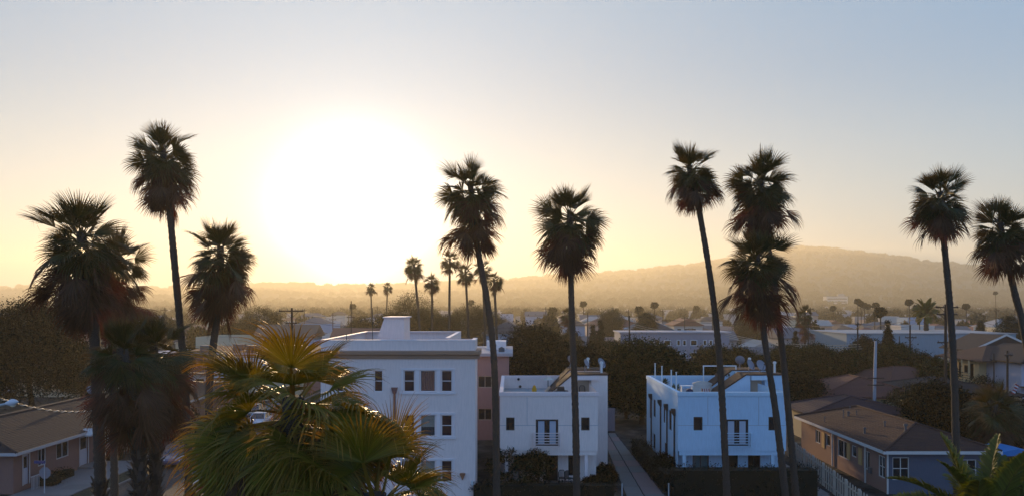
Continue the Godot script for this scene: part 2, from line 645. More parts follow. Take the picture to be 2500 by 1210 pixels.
	g.span(Vector3(0, 0, -1.2), Vector3(w, 0.12, 0.15))
	put("porch_slab", g, paint("pavement_concrete", 0.2, 0.2, 0.2), o)
	# windows and doors
	for q in win:
		window(o, Vector3(q[0], q[1], 0), Vector3.RIGHT, q[2], q[3], frame, 0, 0)
	var french := window(o, Vector3(door, 2.88, 0), Vector3.RIGHT, 1.6, 1.88, frame, 1, 0, glass(), 0.1, 0.1, "french_door")
	for s in 2:
		var blind := Geo.new()
		blind.span(Vector3(door + 0.17 + s * 0.82, 3.02, -0.128), Vector3(door + 0.62 + s * 0.82, 4.62, -0.112))
		put("blind", blind, paint("pale_blind", 0.4, 0.44, 0.52, 0.4), french)
	for q in low:
		if q[4] == "door":
			var dd := Geo.new()
			dd.span(Vector3(q[0], q[1], -1.3), Vector3(q[0] + q[2], q[1] + q[3], -1.26))
			var leaf := put("front_door", dd, paint("dark_door", 0.02, 0.017, 0.015, 0.4), o)
			var knob := Geo.new()
			knob.box(Vector3(q[0] + q[2] - 0.1, q[1] + 1.0, -1.24), Vector3(0.04, 0.12, 0.04))
			put("handle", knob, paint("brass", 0.5, 0.35, 0.12, 0.3), leaf)
		else:
			window(o, Vector3(q[0], q[1], -1.2), Vector3.RIGHT, q[2], q[3], frame, 1, 0, glass() if q[4] == "glass" else paint("teal_pane", 0.1, 0.16, 0.17, 0.15))
	for h in sideholes:
		window(o, Vector3(0, h.position.y, -deep + h.position.x), Vector3.BACK, h.size.x, h.size.y, frame, 1, 0)
	# juliet balcony: five rails and two side frames
	var rail := put("balcony", Geo.new(), cap, o)
	g = Geo.new()
	for s in [door - 0.13, door + 1.73]:
		g.span(Vector3(s - 0.03, 2.84, 0.0), Vector3(s + 0.03, 3.86, 0.07))
		g.span(Vector3(s - 0.03, 2.84, 0.07), Vector3(s + 0.03, 3.86, 0.34))
	rail.mesh = g.mesh()
	for k in 6:
		g = Geo.new()
		g.span(Vector3(door - 0.16, 2.86 + k * 0.19, 0.3), Vector3(door + 1.76, 2.905 + k * 0.19, 0.345))
		put("rail", g, cap, rail)
	if side:
		# downspouts with hopper heads along the side
		for q in [0.9, 3.55, 6.1, 10.2]:
			g = Geo.new()
			g.span(Vector3(-0.12, 0.1, -q - 0.05), Vector3(-0.03, 5.0, -q + 0.05))
			g.prism(PackedVector2Array([Vector2(-0.14, 4.9), Vector2(-0.02, 4.9), Vector2(-0.02, 5.4), Vector2(-0.3, 5.4), Vector2(-0.3, 5.2)]), -q - 0.16, -q + 0.16)
			put("downspout", g, frame, o)
	return o


func dish(label: String, at: Vector3, size: float, turn: float, tilt := 0.5) -> void:
	var o := thing("satellite_dish", label, "satellite dish", at, turn, "satellite dishes on the white roofs")
	var grey := paint("dish_grey", 0.21, 0.22, 0.26, 0.5)
	var g := Geo.new()
	g.tube([Vector3.ZERO, Vector3(0, 0.45, 0), Vector3(0, 0.6, 0.08)], [0.03, 0.03, 0.03], 6)
	g.beam(Vector3(0, 0.3, 0), Vector3(0.25, 0, 0.1), 0.025, 0.025)
	put("mast", g, grey, o)
	g = Geo.new()
	var b := Basis(Vector3.RIGHT, -tilt)
	var rings := 4
	for i in rings:
		for k in 16:
			var p := []
			for q in [[i, k], [i, k + 1], [i + 1, k + 1], [i + 1, k]]:
				var r: float = size * 0.5 * q[0] / rings
				var t: float = TAU * q[1] / 16
				p.append(Vector3(0, 0.68, 0.1) + b * Vector3(cos(t) * r, sin(t) * r * 1.1, 0.55 * r * r / size))
			g.quad(p[3], p[2], p[1], p[0])
			for j in 4:
				p[j] -= b * Vector3(0, 0, 0.02)
			g.quad(p[0], p[1], p[2], p[3])
	put("reflector", g, grey, o)
	g = Geo.new()
	var tip := Vector3(0, 0.68, 0.1) + b * Vector3(0, -0.1, size * 0.6)
	g.beam(Vector3(0, 0.68, 0.1) + b * Vector3(0, -size * 0.5, 0.05), tip, 0.025, 0.025)
	g.box(tip, Vector3(0.07, 0.07, 0.12), b)
	put("receiver_arm", g, paint("dark_iron", 0.03, 0.03, 0.03, 0.5), o)


func chair(o: Node3D, seat_m: Material, leg_m: Material, striped := false) -> void:
	var g := Geo.new()
	g.box(Vector3(0, 0.44, 0), Vector3(0.46, 0.05, 0.46))
	put("seat", g, seat_m, o)
	g = Geo.new()
	for k in 5:
		g.box(Vector3(-0.18 + k * 0.09, 0.7, -0.22), Vector3(0.035, 0.46, 0.03))
	g.tube([Vector3(-0.23, 0.45, -0.22), Vector3(-0.22, 0.8, -0.22), Vector3(-0.12, 0.95, -0.23), Vector3(0.12, 0.95, -0.23), Vector3(0.22, 0.8, -0.22), Vector3(0.23, 0.45, -0.22)], [0.025, 0.025, 0.025, 0.025, 0.025, 0.025], 6)
	put("backrest", g, seat_m if striped else leg_m, o)
	for x in [-0.2, 0.2]:
		for z in [-0.2, 0.2]:
			g = Geo.new()
			g.beam(Vector3(x, 0.42, z), Vector3(x * 1.1, 0.0, z * 1.1), 0.035, 0.035)
			put("leg", g, leg_m, o)


func potted(called: String, label: String, at: Vector3, tall: float, seed_: int) -> void:
	var o := thing(called, label, "plant", at)
	var g := Geo.new()
	g.lathe([Vector2(0.13, 0), Vector2(0.2, 0.3), Vector2(0.22, 0.34), Vector2(0.18, 0.34)], Vector3.ZERO, 10)
	put("pot", g, paint("terracotta", 0.3, 0.13, 0.07, 0.85), o)
	var r := RandomNumberGenerator.new()
	r.seed = seed_
	g = Geo.new()
	for k in 90:
		var a := r.randf() * TAU
		var e := r.randf_range(0.2, 1.4)
		var d := Vector3(cos(a) * cos(e), sin(e), sin(a) * cos(e))
		var p := Vector3(0, 0.3, 0) + d * r.randf_range(0.1, 0.6) * tall
		var s := d.cross(Vector3.UP).normalized() * 0.05
		g.tint = Color(0.04, 0.07, 0.03) * r.randf_range(0.6, 1.4)
		g.quad(p - s, p + d * 0.22 - s * 0.3, p + d * 0.26 + s * 0.3, p + s)
	put("leaves", g, foliage("leaf_green", 1, 1, 1, Color(0.3, 0.35, 0.08)), o)


func houses_front() -> void:
	var a := town_house("town_house", "white two-storey town house left of the driveway with shaded porch", Vector3(-0.86, 0, -55.3), 6.97, 8.45, 3.6, 5.63, 2.55, [[0.44, 3.98, 0.6, 0.92], [5.78, 3.98, 0.6, 0.92]],
		[[3.3, 0.12, 0.9, 1.95, "door"], [4.95, 0.5, 0.85, 1.65, "glass"], [1.0, 0.9, 1.0, 1.1, "glass"]], false)
	var b := town_house("town_house", "white two-storey town house right of the driveway behind the tall hedge", Vector3(11.8, 0, -55.3), 7.7, 9.8, 4.2, 6.77, 3.42, [[1.12, 3.98, 0.64, 0.96], [6.45, 3.98, 0.64, 0.96]],
		[[3.72, 0.12, 0.9, 2.1, "door"], [5.35, 0.75, 0.9, 1.45, "glass"], [1.33, 0.3, 1.18, 1.9, "teal"]], true)
	# satellite dishes
	dish("satellite dish leftmost on the left town house, beside the palm trunk", Vector3(5.04, 7.46, -67.0), 0.72, 2.6)
	dish("satellite dish middle of the left town house roof, turned sideways", Vector3(6.14, 7.28, -65.5), 0.68, 1.0)
	dish("satellite dish at the right end of the left town house roof by the vent", Vector3(7.41, 7.28, -65.5), 0.85, 0.8)
	dish("satellite dish leftmost on the right town house beside the white vent", Vector3(19.64, 7.39, -67.0), 0.81, 2.8)
	dish("satellite dish in the middle of the right town house roof", Vector3(19.14, 7.35, -62.8), 0.85, 0.7)
	dish("satellite dish rightmost on the right town house roof", Vector3(20.0, 7.31, -62.8), 0.85, 0.4)
	# roof of the left house: umbrella lamp, yellow and blue toys, chairs, planter shapes
	var o := thing("patio_umbrella", "small white open umbrella on the left town house roof", "umbrella", Vector3(2.78, 5.6, -60))
	var g := Geo.new()
	g.tube([Vector3.ZERO, Vector3(0, 1.6, 0)], [0.035, 0.03], 8)
	put("pole", g, paint("dark_iron", 0.03, 0.03, 0.03, 0.5), o)
	g = Geo.new()
	g.lathe([Vector2(0.44, 1.52), Vector2(0.42, 1.58), Vector2(0.2, 1.68), Vector2(0.03, 1.74)], Vector3.ZERO, 8)
	put("canopy", g, paint("cream_canvas", 0.7, 0.68, 0.62, 0.8), o)
	g = Geo.new()
	g.lathe([Vector2(0.3, 0), Vector2(0.28, 0.1), Vector2(0.08, 0.14)], Vector3.ZERO, 12)
	put("base", g, paint("dark_iron", 0.03, 0.03, 0.03, 0.5), o)
	o = thing("lounge_chair", "yellow slatted lounge chair on the left town house roof", "chair", Vector3(2.34, 5.6, -58.5))
	g = Geo.new()
	g.span(Vector3(-0.6, 0.28, -0.35), Vector3(0.35, 0.4, 0.35))
	put("seat", g, paint("yellow_cloth", 0.6, 0.33, 0.03, 0.8), o)
	g = Geo.new()
	g.prism(PackedVector2Array([Vector2(0.3, 0.4), Vector2(0.75, 0.95), Vector2(0.66, 1.02), Vector2(0.2, 0.45)]), -0.35, 0.35, Vector3(-0.2, 0.15, 0))
	put("backrest", g, paint("pale_wood", 0.4, 0.3, 0.22, 0.7), o)
	for x in [-0.55, 0.3]:
		for z in [-0.3, 0.3]:
			g = Geo.new()
			g.span(Vector3(x - 0.03, 0, z - 0.03), Vector3(x + 0.03, 0.28, z + 0.03))
			put("leg", g, paint("pale_wood", 0.4, 0.3, 0.22, 0.7), o)
	o = thing("folded_parasol", "blue and yellow bundle standing by the yellow lounge chair", "parasol", Vector3(1.66, 5.6, -58.5))
	g = Geo.new()
	g.lathe([Vector2(0.1, 0), Vector2(0.16, 0.5), Vector2(0.15, 0.75)], Vector3.ZERO, 9)
	put("lower_cloth", g, paint("blue_cloth", 0.03, 0.03, 0.16, 0.9), o)
	g = Geo.new()
	g.lathe([Vector2(0.17, 0.74), Vector2(0.19, 0.95), Vector2(0.1, 1.2), Vector2(0.02, 1.26)], Vector3(0.02, 0, 0), 9)
	put("upper_cloth", g, paint("yellow_cloth", 0.6, 0.33, 0.03, 0.8), o)
	o = thing("roof_chair", "dark arched chair by the roof door of the left town house", "chair", Vector3(5.43, 5.7, -60))
	chair(o, paint("dark_iron", 0.03, 0.03, 0.03, 0.5), paint("dark_iron", 0.03, 0.03, 0.03, 0.5))
	o = thing("grill", "low dark covered grill on the left town house roof", "grill", Vector3(3.7, 5.6, -59))
	g = Geo.new()
	g.prism(PackedVector2Array([Vector2(-0.55, 0.75), Vector2(0.55, 0.75), Vector2(0.55, 0.8), Vector2(0.3, 0.82), Vector2(0.24, 1.1), Vector2(-0.24, 1.1), Vector2(-0.3, 0.82), Vector2(-0.55, 0.8)]), -0.25, 0.25)
	put("lid", g, paint("dark_iron", 0.03, 0.03, 0.03, 0.5), o)
	for x in [-0.3, 0.3]:
		for z in [-0.2, 0.2]:
			g = Geo.new()
			g.span(Vector3(x - 0.03, 0, z - 0.03), Vector3(x + 0.03, 0.75, z + 0.03))
			put("leg", g, paint("dark_iron", 0.03, 0.03, 0.03, 0.5), o)
	for q in [[1266, 925, "round dark wall vent on the left roof's rear parapet, upper one"], [1270, 943, "round dark wall vent on the left roof's rear parapet, lower one"]]:
		g = Geo.new()
		g.tube([Vector3(0, 0, -0.02), Vector3(0, 0, 0.1)], [0.12, 0.1], 10)
		one("wall_vent", g, paint("dark_iron", 0.03, 0.03, 0.03, 0.5), q[2], "vent", "vents on the rear parapet", Vector3(0.64 + (q[0] - 1268) / 28.0, 13.0 - (q[1] - 740) * 67.8 / 1900.0, -67.86))
	# porch of the left house
	o = thing("porch_chair", "dark arched chair on the left town house porch beside the door", "chair", Vector3(3.56, 0.12, -55.5))
	chair(o, paint("dark_iron", 0.03, 0.03, 0.03, 0.5), paint("dark_iron", 0.03, 0.03, 0.03, 0.5))
	copy(o, Vector3(4.08, 0.12, -55.4), 0.9, "dark porch chair turned sideways next to the palm trunk")
	g = Geo.new()
	for k in 26:
		var t := TAU * k / 26
		g.box(Vector3(cos(t) * 0.22, sin(t) * 0.22, 0.02 + 0.02 * (k % 2)), Vector3(0.09, 0.09, 0.06), Basis(Vector3.BACK, t))
	one("door_wreath", g, paint("wreath_red", 0.12, 0.035, 0.018, 0.9), "dark red wreath hanging on the left town house front door", "wreath", "", Vector3(2.97, 1.15, -56.55))
	# roof of the right house
	for q in [[1594, 893, 66.0, "farthest"], [1615, 899, 63.0, "second farthest"], [1641, 908, 59.3, "third"], [1654, 913, 57.5, "nearest"]]:
		g = Geo.new()
		g.tube([Vector3.ZERO, Vector3(0, 1.65, 0)], [0.05, 0.045], 8)
		g.box(Vector3(0, 1.67, 0), Vector3(0.12, 0.04, 0.12))
		one("roof_post", g, paint("white_pipe", 0.7, 0.7, 0.7, 0.6), "white post, %s of four along the right town house roof edge" % q[3], "post", "white posts along the roof edge", Vector3(12.15, 6.25, -q[2]))
	o = thing("pergola_frame", "thin white pipe frame in front of the rear penthouse on the right", "frame", Vector3(16.26, 5.6, -66))
	var pw := 2.75
	for x in [0.0, pw]:
		g = Geo.new()
		g.tube([Vector3(x, 0, 0), Vector3(x, 2.1, 0)], [0.05, 0.05], 8)
		put("upright", g, paint("white_pipe", 0.7, 0.7, 0.7, 0.6), o)
	g = Geo.new()
	g.tube([Vector3(-0.05, 2.1, 0), Vector3(pw + 0.05, 2.1, 0)], [0.05, 0.05], 8)
	put("crossbar", g, paint("white_pipe", 0.7, 0.7, 0.7, 0.6), o)
	o = thing("hot_tub", "round pale covered tub on the right town house roof", "hot tub", Vector3(15.66, 5.6, -64))
	g = Geo.new()
	g.lathe([Vector2(0.75, 0), Vector2(0.8, 0.5), Vector2(0.74, 0.78)], Vector3.ZERO, 20)
	put("shell", g, paint("tub_white", 0.55, 0.53, 0.5, 0.7), o)
	g = Geo.new()
	g.lathe([Vector2(0.82, 0.76), Vector2(0.8, 0.84), Vector2(0.4, 0.98), Vector2(0.02, 1.02)], Vector3.ZERO, 20)
	put("cover", g, paint("tub_cover", 0.6, 0.58, 0.54, 0.7), o)
	o = thing("bench", "white bench in the sun on the right town house roof", "bench", Vector3(13.71, 5.6, -61))
	g = Geo.new()
	for k in 4:
		g.box(Vector3(0, 0.95, -0.2 + k * 0.13), Vector3(0.95, 0.06, 0.1))
	put("seat", g, paint("white_pipe", 0.7, 0.7, 0.7, 0.6), o)
	for x in [-0.4, 0.4]:
		g = Geo.new()
		g.box(Vector3(x, 0.46, 0), Vector3(0.06, 0.92, 0.4))
		put("leg", g, paint("white_pipe", 0.7, 0.7, 0.7, 0.6), o)
	o = thing("deck_chair", "red and white striped deck chair on the right town house roof", "chair", Vector3(14.47, 5.75, -58))
	for k in 7:
		g = Geo.new()
		g.prism(PackedVector2Array([Vector2(0.3, 0.1), Vector2(-0.1, 0.9), Vector2(-0.16, 0.88), Vector2(0.24, 0.08)]), -0.28 + k * 0.08, -0.202 + k * 0.08, Vector3.ZERO, Basis(Vector3.UP, -PI / 2))
		put("stripe", g, paint("stripe_red", 0.16, 0.05, 0.06, 0.9) if k % 2 == 0 else paint("stripe_pale", 0.45, 0.42, 0.42, 0.9), o)
	for x in [-0.3, 0.3]:
		g = Geo.new()
		g.beam(Vector3(x, 0.0, -0.3), Vector3(x, 0.75, 0.2), 0.04, 0.04)
		g.beam(Vector3(x, 0.0, 0.35), Vector3(x, 0.95, -0.2), 0.04, 0.04)
		put("leg", g, paint("pale_wood", 0.4, 0.3, 0.22, 0.7), o)
	o = thing("kettle_grill", "small dark blue kettle grill on the right town house roof", "grill", Vector3(13.16, 5.65, -57.6))
	g = Geo.new()
	g.lathe([Vector2(0.02, 0.6), Vector2(0.22, 0.7), Vector2(0.28, 0.84), Vector2(0.22, 0.98), Vector2(0.03, 1.06)], Vector3.ZERO, 14)
	put("bowl", g, paint("blue_enamel", 0.02, 0.025, 0.07, 0.3), o)
	for k in 3:
		g = Geo.new()
		g.beam(Vector3(0, 0.68, 0), Vector3(cos(k * 2.1) * 0.3, 0, sin(k * 2.1) * 0.3), 0.03, 0.03)
		put("leg", g, paint("dark_iron", 0.03, 0.03, 0.03, 0.5), o)
	potted("potted_plant", "leafy potted plant by the nearest white post", Vector3(12.66, 5.9, -60), 0.9, 3)
	potted("potted_plant", "small potted plant against the right roof's far parapet", Vector3(13.06, 5.7, -66.5), 0.8, 4)
	potted("potted_plant", "dark bushy potted plant on the stair slope of the right roof", Vector3(18.48, 6.0, -66.0), 1.5, 5)
	# hedges in front of the houses
	hedge("hedge", "tall clipped dark hedge in front of the right town house", Vector3(10.51, 0, -52.4), 9.75, 2.12, 1.3, 11)
	hedge("hedge", "low dark hedge along the foot of the left town house lawn", Vector3(-2.69, 0, -52.6), 9.6, 1.02, 1.0, 12)
	hedge("hedge", "dark hedge running along the right side of the driveway", Vector3(10.35, 0, -68), 1.1, 1.35, 14.5, 13)
	bush("shrub", "rounded dark shrub beside the left porch post", Vector3(5.83, 0.0, -54.0), 0.95, 1.15, 21)
	bush("shrub", "dark shrub between the left town house and the driveway", Vector3(6.9, 0, -56.8), 0.8, 1.25, 22)
	bush("shrub", "sunlit shrub at the corner of the right town house", Vector3(11.2, 0, -56.6), 0.9, 1.9, 23)
	tree("porch_tree", "small dark leafy tree screening the left town house porch", Vector3(0.63, 0.0, -54.3), 2.25, 3.1, "fine", 31)
	tree("porch_tree", "dark bushy sapling close to the left front door", Vector3(1.78, 0.0, -54.6), 1.2, 3.0, "fine", 32)
	# gate post and wire mesh by the driveway mouth
	for q in [[1519, 50.5, "left"], [1633, 50.6, "right"]]:
		g = Geo.new()
		g.tube([Vector3.ZERO, Vector3(0, 1.25, 0)], [0.04, 0.04], 8)
		g.lathe([Vector2(0.05, 1.25), Vector2(0.06, 1.29), Vector2(0.01, 1.33)], Vector3.ZERO, 8)
		one("gate_post", g, paint("galvanised", 0.35, 0.36, 0.38, 0.5), "thin metal gate post on the %s of the driveway mouth" % q[2], "post", "gate posts", Vector3((q[0] - 1250) / 1900.0 * q[1], 0, -q[1]))
	# low wall and gate at the end of the driveway
	g = Geo.new()
	g.span(Vector3(7.75, 0, -79.6), Vector3(10.5, 2.3, -79.3))
	one("garden_wall", g, paint("mauve_stucco", 0.2, 0.17, 0.19, 0.9, "stucco", 0.5), "low mauve wall closing the far end of the driveway", "wall")



# ---------------------------------------------------------------- leaves, trees, hedges
func leaves_into(g: Geo, r: RandomNumberGenerator, at: Vector3, out: Vector3, size: float, count: int, spread: Vector3, base: Color, leaf: float) -> void:
	var shade := r.randf_range(0.6, 1.4)
	for k in count:
		var p := at + Vector3(r.randfn(), r.randfn(), r.randfn()) * 0.5 * spread * size
		var d := (out * 0.7 + Vector3(r.randfn(), r.randfn() - 0.25, r.randfn())).normalized()
		var s := d.cross(Vector3(r.randfn(), r.randfn(), r.randfn())).normalized()
		var len := leaf * r.randf_range(0.7, 1.35)
		var wide := len * 0.32
		var f := shade * r.randf_range(0.86, 1.14)
		g.tint = Color(base.r * f, base.g * f * r.randf_range(0.95, 1.05), base.b * f)
		var m := d.cross(s)
		if m.dot(out) < 0.0:
			m = -m
		var soft := (m + out * 1.1).normalized()
		var mid := p + d * len * 0.5
		# one folded leaf: two triangles either side of the midrib
		g.v.append(p); g.v.append(mid + s * wide); g.v.append(p + d * len)
		g.v.append(p); g.v.append(p + d * len); g.v.append(mid - s * wide + m * wide * 0.4)
		for q in 6:
			g.n.append(soft)
			g.c.append(g.tint)


# crown filling an ellipsoid of radius wide and height tall standing on y = 0, made of clumps of leaves
func crown_mesh(seed_: int, wide: float, tall: float, clumps: int, each: int, leaf: float, base: Color, style := "round") -> ArrayMesh:
	var r := RandomNumberGenerator.new()
	r.seed = seed_
	var g := Geo.new()
	var lobes := []
	for k in 14:
		var a := r.randf() * TAU
		var e := r.randf_range(-0.5, 1.3)
		lobes.append([Vector3(cos(a) * cos(e), sin(e), sin(a) * cos(e)), r.randf_range(-0.3, 0.16)])
	for k in clumps:
		var y := 1.0 - 2.0 * (k + 0.5) / clumps
		var a := k * 2.39996 + r.randf_range(-0.3, 0.3)
		var ring := sqrt(1.0 - y * y)
		var d := Vector3(cos(a) * ring, y, sin(a) * ring)
		var reach := r.randf_range(0.74, 1.0) if r.randf() < 0.75 else r.randf_range(0.25, 0.7)
		for q in lobes:
			reach += q[1] * maxf(0.0, d.dot(q[0]) * 3.0 - 2.0)
		var p := d * reach
		if style == "cone":
			var up := (p.y * 0.5 + 0.5)
			p = Vector3(p.x * (1.05 - up) * 1.25, p.y, p.z * (1.05 - up) * 1.25)
		elif style == "upright":
			var up := (p.y * 0.5 + 0.5)
			var k2 := 1.15 - 0.6 * up * up
			p = Vector3(p.x * k2, p.y, p.z * k2)
		elif style == "flat":
			p.y = maxf(p.y, -0.35) if r.randf() < 0.8 else p.y
		var at := Vector3(p.x * wide, (p.y * 0.5 + 0.5) * tall, p.z * wide)
		var size := minf(wide, tall * 0.5) * r.randf_range(0.2, 0.36)
		leaves_into(g, r, at, (d + Vector3(0, 0.35, 0)).normalized(), size, each, Vector3(1, 0.75, 1), base, leaf)
	return g.mesh()


func trunk_mesh(seed_: int, tall: float, thick: float, spread: float) -> ArrayMesh:
	var r := RandomNumberGenerator.new()
	r.seed = seed_
	var g := Geo.new()
	var bend := Vector3(r.randf_range(-0.1, 0.1), 0, r.randf_range(-0.1, 0.1)) * tall
	g.tube([Vector3(0, -0.1, 0), Vector3(0, tall * 0.15, 0) + bend * 0.2, Vector3(0, tall * 0.5, 0) + bend, Vector3(0, tall * 0.8, 0) + bend], [thick * 1.4, thick, thick * 0.8, thick * 0.4], 9)
	for k in 6:
		var a := k * 2.4 + r.randf()
		var from := Vector3(0, tall * r.randf_range(0.35, 0.7), 0) + bend * 0.9
		var to := from + Vector3(cos(a) * spread, tall * r.randf_range(0.15, 0.35), sin(a) * spread) * r.randf_range(0.5, 0.85)
		g.tube([from, from.lerp(to, 0.5) + Vector3(0, tall * 0.04, 0), to], [thick * 0.45, thick * 0.3, thick * 0.12], 6)
	return g.mesh()


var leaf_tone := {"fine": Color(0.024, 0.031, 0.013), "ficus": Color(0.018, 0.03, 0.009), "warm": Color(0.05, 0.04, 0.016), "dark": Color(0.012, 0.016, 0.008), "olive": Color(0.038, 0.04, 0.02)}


func leaf_mat() -> StandardMaterial3D:
	var m := foliage("tree_leaf", 1, 1, 1, Color(0.38, 0.44, 0.09), 0.6)
	m.metallic_specular = 0.15
	return m


func tree(called: String, label: String, at: Vector3, wide: float, tall: float, tone: String, seed_: int, style := "round", group := "", detail := 1.0) -> Node3D:
	var o := thing(called, label, "tree", at, 0.0, group)
	var clumps := int(clampf(wide * tall * 9.0 * detail, 60, 420))
	var each := int(88 * clampf(detail, 0.6, 1.3))
	var leaf := clampf(sqrt(wide * tall) * 0.045, 0.1, 0.21)
	var low := 0.14 * tall
	var bark := paint("tree_bark", 0.09, 0.065, 0.045, 0.95, "bark", 1.0)
	put("trunk", trunk_mesh(seed_, tall * 0.85, clampf(tall * 0.028, 0.05, 0.3), wide * 0.7), bark, o)
	var c := put("crown", crown_mesh(seed_, wide, tall - low, clumps, each, leaf, leaf_tone[tone], style), leaf_mat(), o)
	c.position.y = low
	return o


func bush(called: String, label: String, at: Vector3, wide: float, tall: float, seed_: int) -> void:
	var o := thing(called, label, "shrub", at)
	put("stem", trunk_mesh(seed_, tall * 0.8, 0.04, wide * 0.6), paint("tree_bark", 0.09, 0.065, 0.045, 0.95, "bark", 1.0), o)
	put("foliage", crown_mesh(seed_, wide, tall, 90, 55, 0.13, leaf_tone["dark"]), leaf_mat(), o)


func hedge(called: String, label: String, at: Vector3, long: float, tall: float, deep: float, seed_: int) -> void:
	var o := thing(called, label, "hedge", at)
	var r := RandomNumberGenerator.new()
	r.seed = seed_
	var g := Geo.new()
	g.span(Vector3(0.12, 0, 0.12), Vector3(long - 0.12, tall - 0.12, deep - 0.12))
	put("twig_core", g, paint("hedge_core", 0.012, 0.013, 0.008, 1.0), o)
	g = Geo.new()
	var n := int((long * tall * 2.0 + deep * tall * 2.0 + long * deep) * 7.0)
	for k in n:
		var f := r.randf() * (long * tall * 2.0 + deep * tall * 2.0 + long * deep)
		var p := Vector3(r.randf() * long, r.randf() * tall, r.randf() * deep)
		var out := Vector3.UP
		if f < long * tall * 2.0:
			p.z = deep if f < long * tall else 0.0
			out = Vector3(0, 0, 1 if f < long * tall else -1)
		elif f < long * tall * 2.0 + deep * tall * 2.0:
			p.x = long if f < long * tall * 2.0 + deep * tall else 0.0
			out = Vector3(1 if p.x > 0 else -1, 0, 0)
		else:
			p.y = tall
		leaves_into(g, r, p - out * 0.06, (out + Vector3(0, 0.3, 0)).normalized(), 0.24, 9, Vector3.ONE, leaf_tone["dark"], 0.1)
	put("foliage", g, leaf_mat(), o)


# ---------------------------------------------------------------- palms
# One fan leaf growing towards +x at a slope, its blade split into folded segments whose tips hang.
func fan_frond(slope: float, stalk: float, blade: float, segments: int, half: float, bend: float, steps: int, seed_: int, dead := false) -> ArrayMesh:
	var r := RandomNumberGenerator.new()
	r.seed = seed_
	var g := Geo.new()
	var a := deg_to_rad(slope)
	var d := Vector3(cos(a), sin(a), 0)
	var p := Vector3(0.1, 0, 0)
	var path := [p]
	var sag := 0.55 if not dead else 0.9
	for k in 5:
		d = (d + Vector3.DOWN * sag / 5.0 * cos(a)).normalized()
		p += d * stalk / 5.0
		path.append(p)
	g.tint = Color(0.09, 0.07, 0.025) if not dead else Color(0.07, 0.045, 0.025)
	for k in 5:
		var w0: float = lerpf(0.045, 0.022, k / 5.0)
		var w1: float = lerpf(0.045, 0.022, (k + 1) / 5.0)
		var q: Vector3 = path[k]
		var t: Vector3 = path[k + 1]
		var up := Vector3(0, 1, 0) if slope < 70 else Vector3(-1, 0, 0)
		g.quad(q + Vector3(0, 0, w0), t + Vector3(0, 0, w1), t + up * w1 * 0.7, q + up * w0 * 0.7)
		g.quad(q + up * w0 * 0.7, t + up * w1 * 0.7, t - Vector3(0, 0, w1), q - Vector3(0, 0, w0))
		g.quad(q - Vector3(0, 0, w0), t - Vector3(0, 0, w1), t + Vector3(0, 0, w1), q + Vector3(0, 0, w0))
	var side := Vector3(0, 0, 1)
	var face := side.cross(d).normalized() * -1.0
	if face.y < 0 and slope > -60:
		face = -face
	var gap := 2.0 * deg_to_rad(half) / segments
	var cup := r.randf_range(0.12, 0.32)
	for k in segments:
		var f := (k + 0.5) / segments * 2.0 - 1.0
		var phi := f * deg_to_rad(half) + r.randf_range(-0.25, 0.25) * gap
		var dir := (d * cos(phi) + side * sin(phi) + face * cup * absf(f)).normalized()
		var length := blade * (0.72 + 0.28 * cos(phi * 0.8)) * r.randf_range(0.88, 1.08)
		if dead and r.randf() < 0.25:
			length *= r.randf_range(0.5, 0.8)
		var across := dir.cross(face).normalized()
		var q := p
		var step := length / steps
		var tone := r.randf_range(0.75, 1.2)
		var last := []
		var droop := bend * r.randf_range(0.7, 1.3)
		for i in steps + 1:
			var t := float(i) / steps
			var w := length * t * gap * 0.56 if t < 0.5 else length * 0.5 * gap * 0.56 * (1.0 - t) / 0.5 * (0.9 + 0.1 * t)
			w = maxf(w, 0.0025)
			var n2 := across.cross(dir).normalized()
			var now := [q - across * w - n2 * w * 0.35, q + n2 * w * 0.35, q + across * w - n2 * w * 0.35]
			if i > 0:
				if dead:
					g.tint = Color(0.085, 0.042, 0.02) * tone
				else:
					g.tint = Color(lerpf(0.046, 0.085, t * t), lerpf(0.058, 0.06, t * t), lerpf(0.013, 0.018, t)) * tone
				g.quad(last[0], last[1], now[1], now[0])
				g.quad(last[1], last[2], now[2], now[1])
			last = now
			q += dir * step
			if t > 0.25:
				dir = (dir + Vector3.DOWN * droop / steps * (0.4 + t * 1.8)).normalized()
				if dead:
					dir = (dir + Vector3(r.randfn(), 0, r.randfn()) * 0.08).normalized()
		# pale threads hanging from the splits
		if k % 4 == 1 and not dead:
			g.tint = Color(0.16, 0.12, 0.06)
			var m := p + (d * cos(phi) + side * sin(phi)) * blade * 0.6
			var e := m + Vector3(r.randf_range(-0.08, 0.08), -blade * r.randf_range(0.15, 0.3), r.randf_range(-0.08, 0.08))
			g.tri(m, e, m + Vector3(0.006, 0, 0.006))
	return g.mesh()


func frond_kind(slope: int, variant: int, fine: bool) -> ArrayMesh:
	var key := "%d/%d/%s" % [slope, variant, fine]
	if not fan.has(key):
		var old := clampf((64.0 - slope) / 84.0, 0.0, 1.0)
		if fine:
			fan[key] = fan_frond(slope, 0.82, 1.2, 46, lerpf(88.0, 112.0, old), lerpf(0.9, 2.9, old), 7, 100 + slope * 7 + variant)
		else:
			fan[key] = fan_frond(slope, [0.42, 0.8][variant % 2], [1.3, 1.18][variant % 2], 24, lerpf(58.0, 88.0, old), lerpf(0.3, 2.6, old), 5, 100 + slope * 7 + variant)
	return fan[key]


func dead_kind(slope: int, variant: int) -> ArrayMesh:
	var key := "dead/%d/%d" % [slope, variant]
	if not fan.has(key):
		fan[key] = fan_frond(slope, [0.8, 1.1, 1.35][variant], 1.35, 20, 52.0, 3.0, 5, 900 + slope * 5 + variant, true)
	return fan[key]


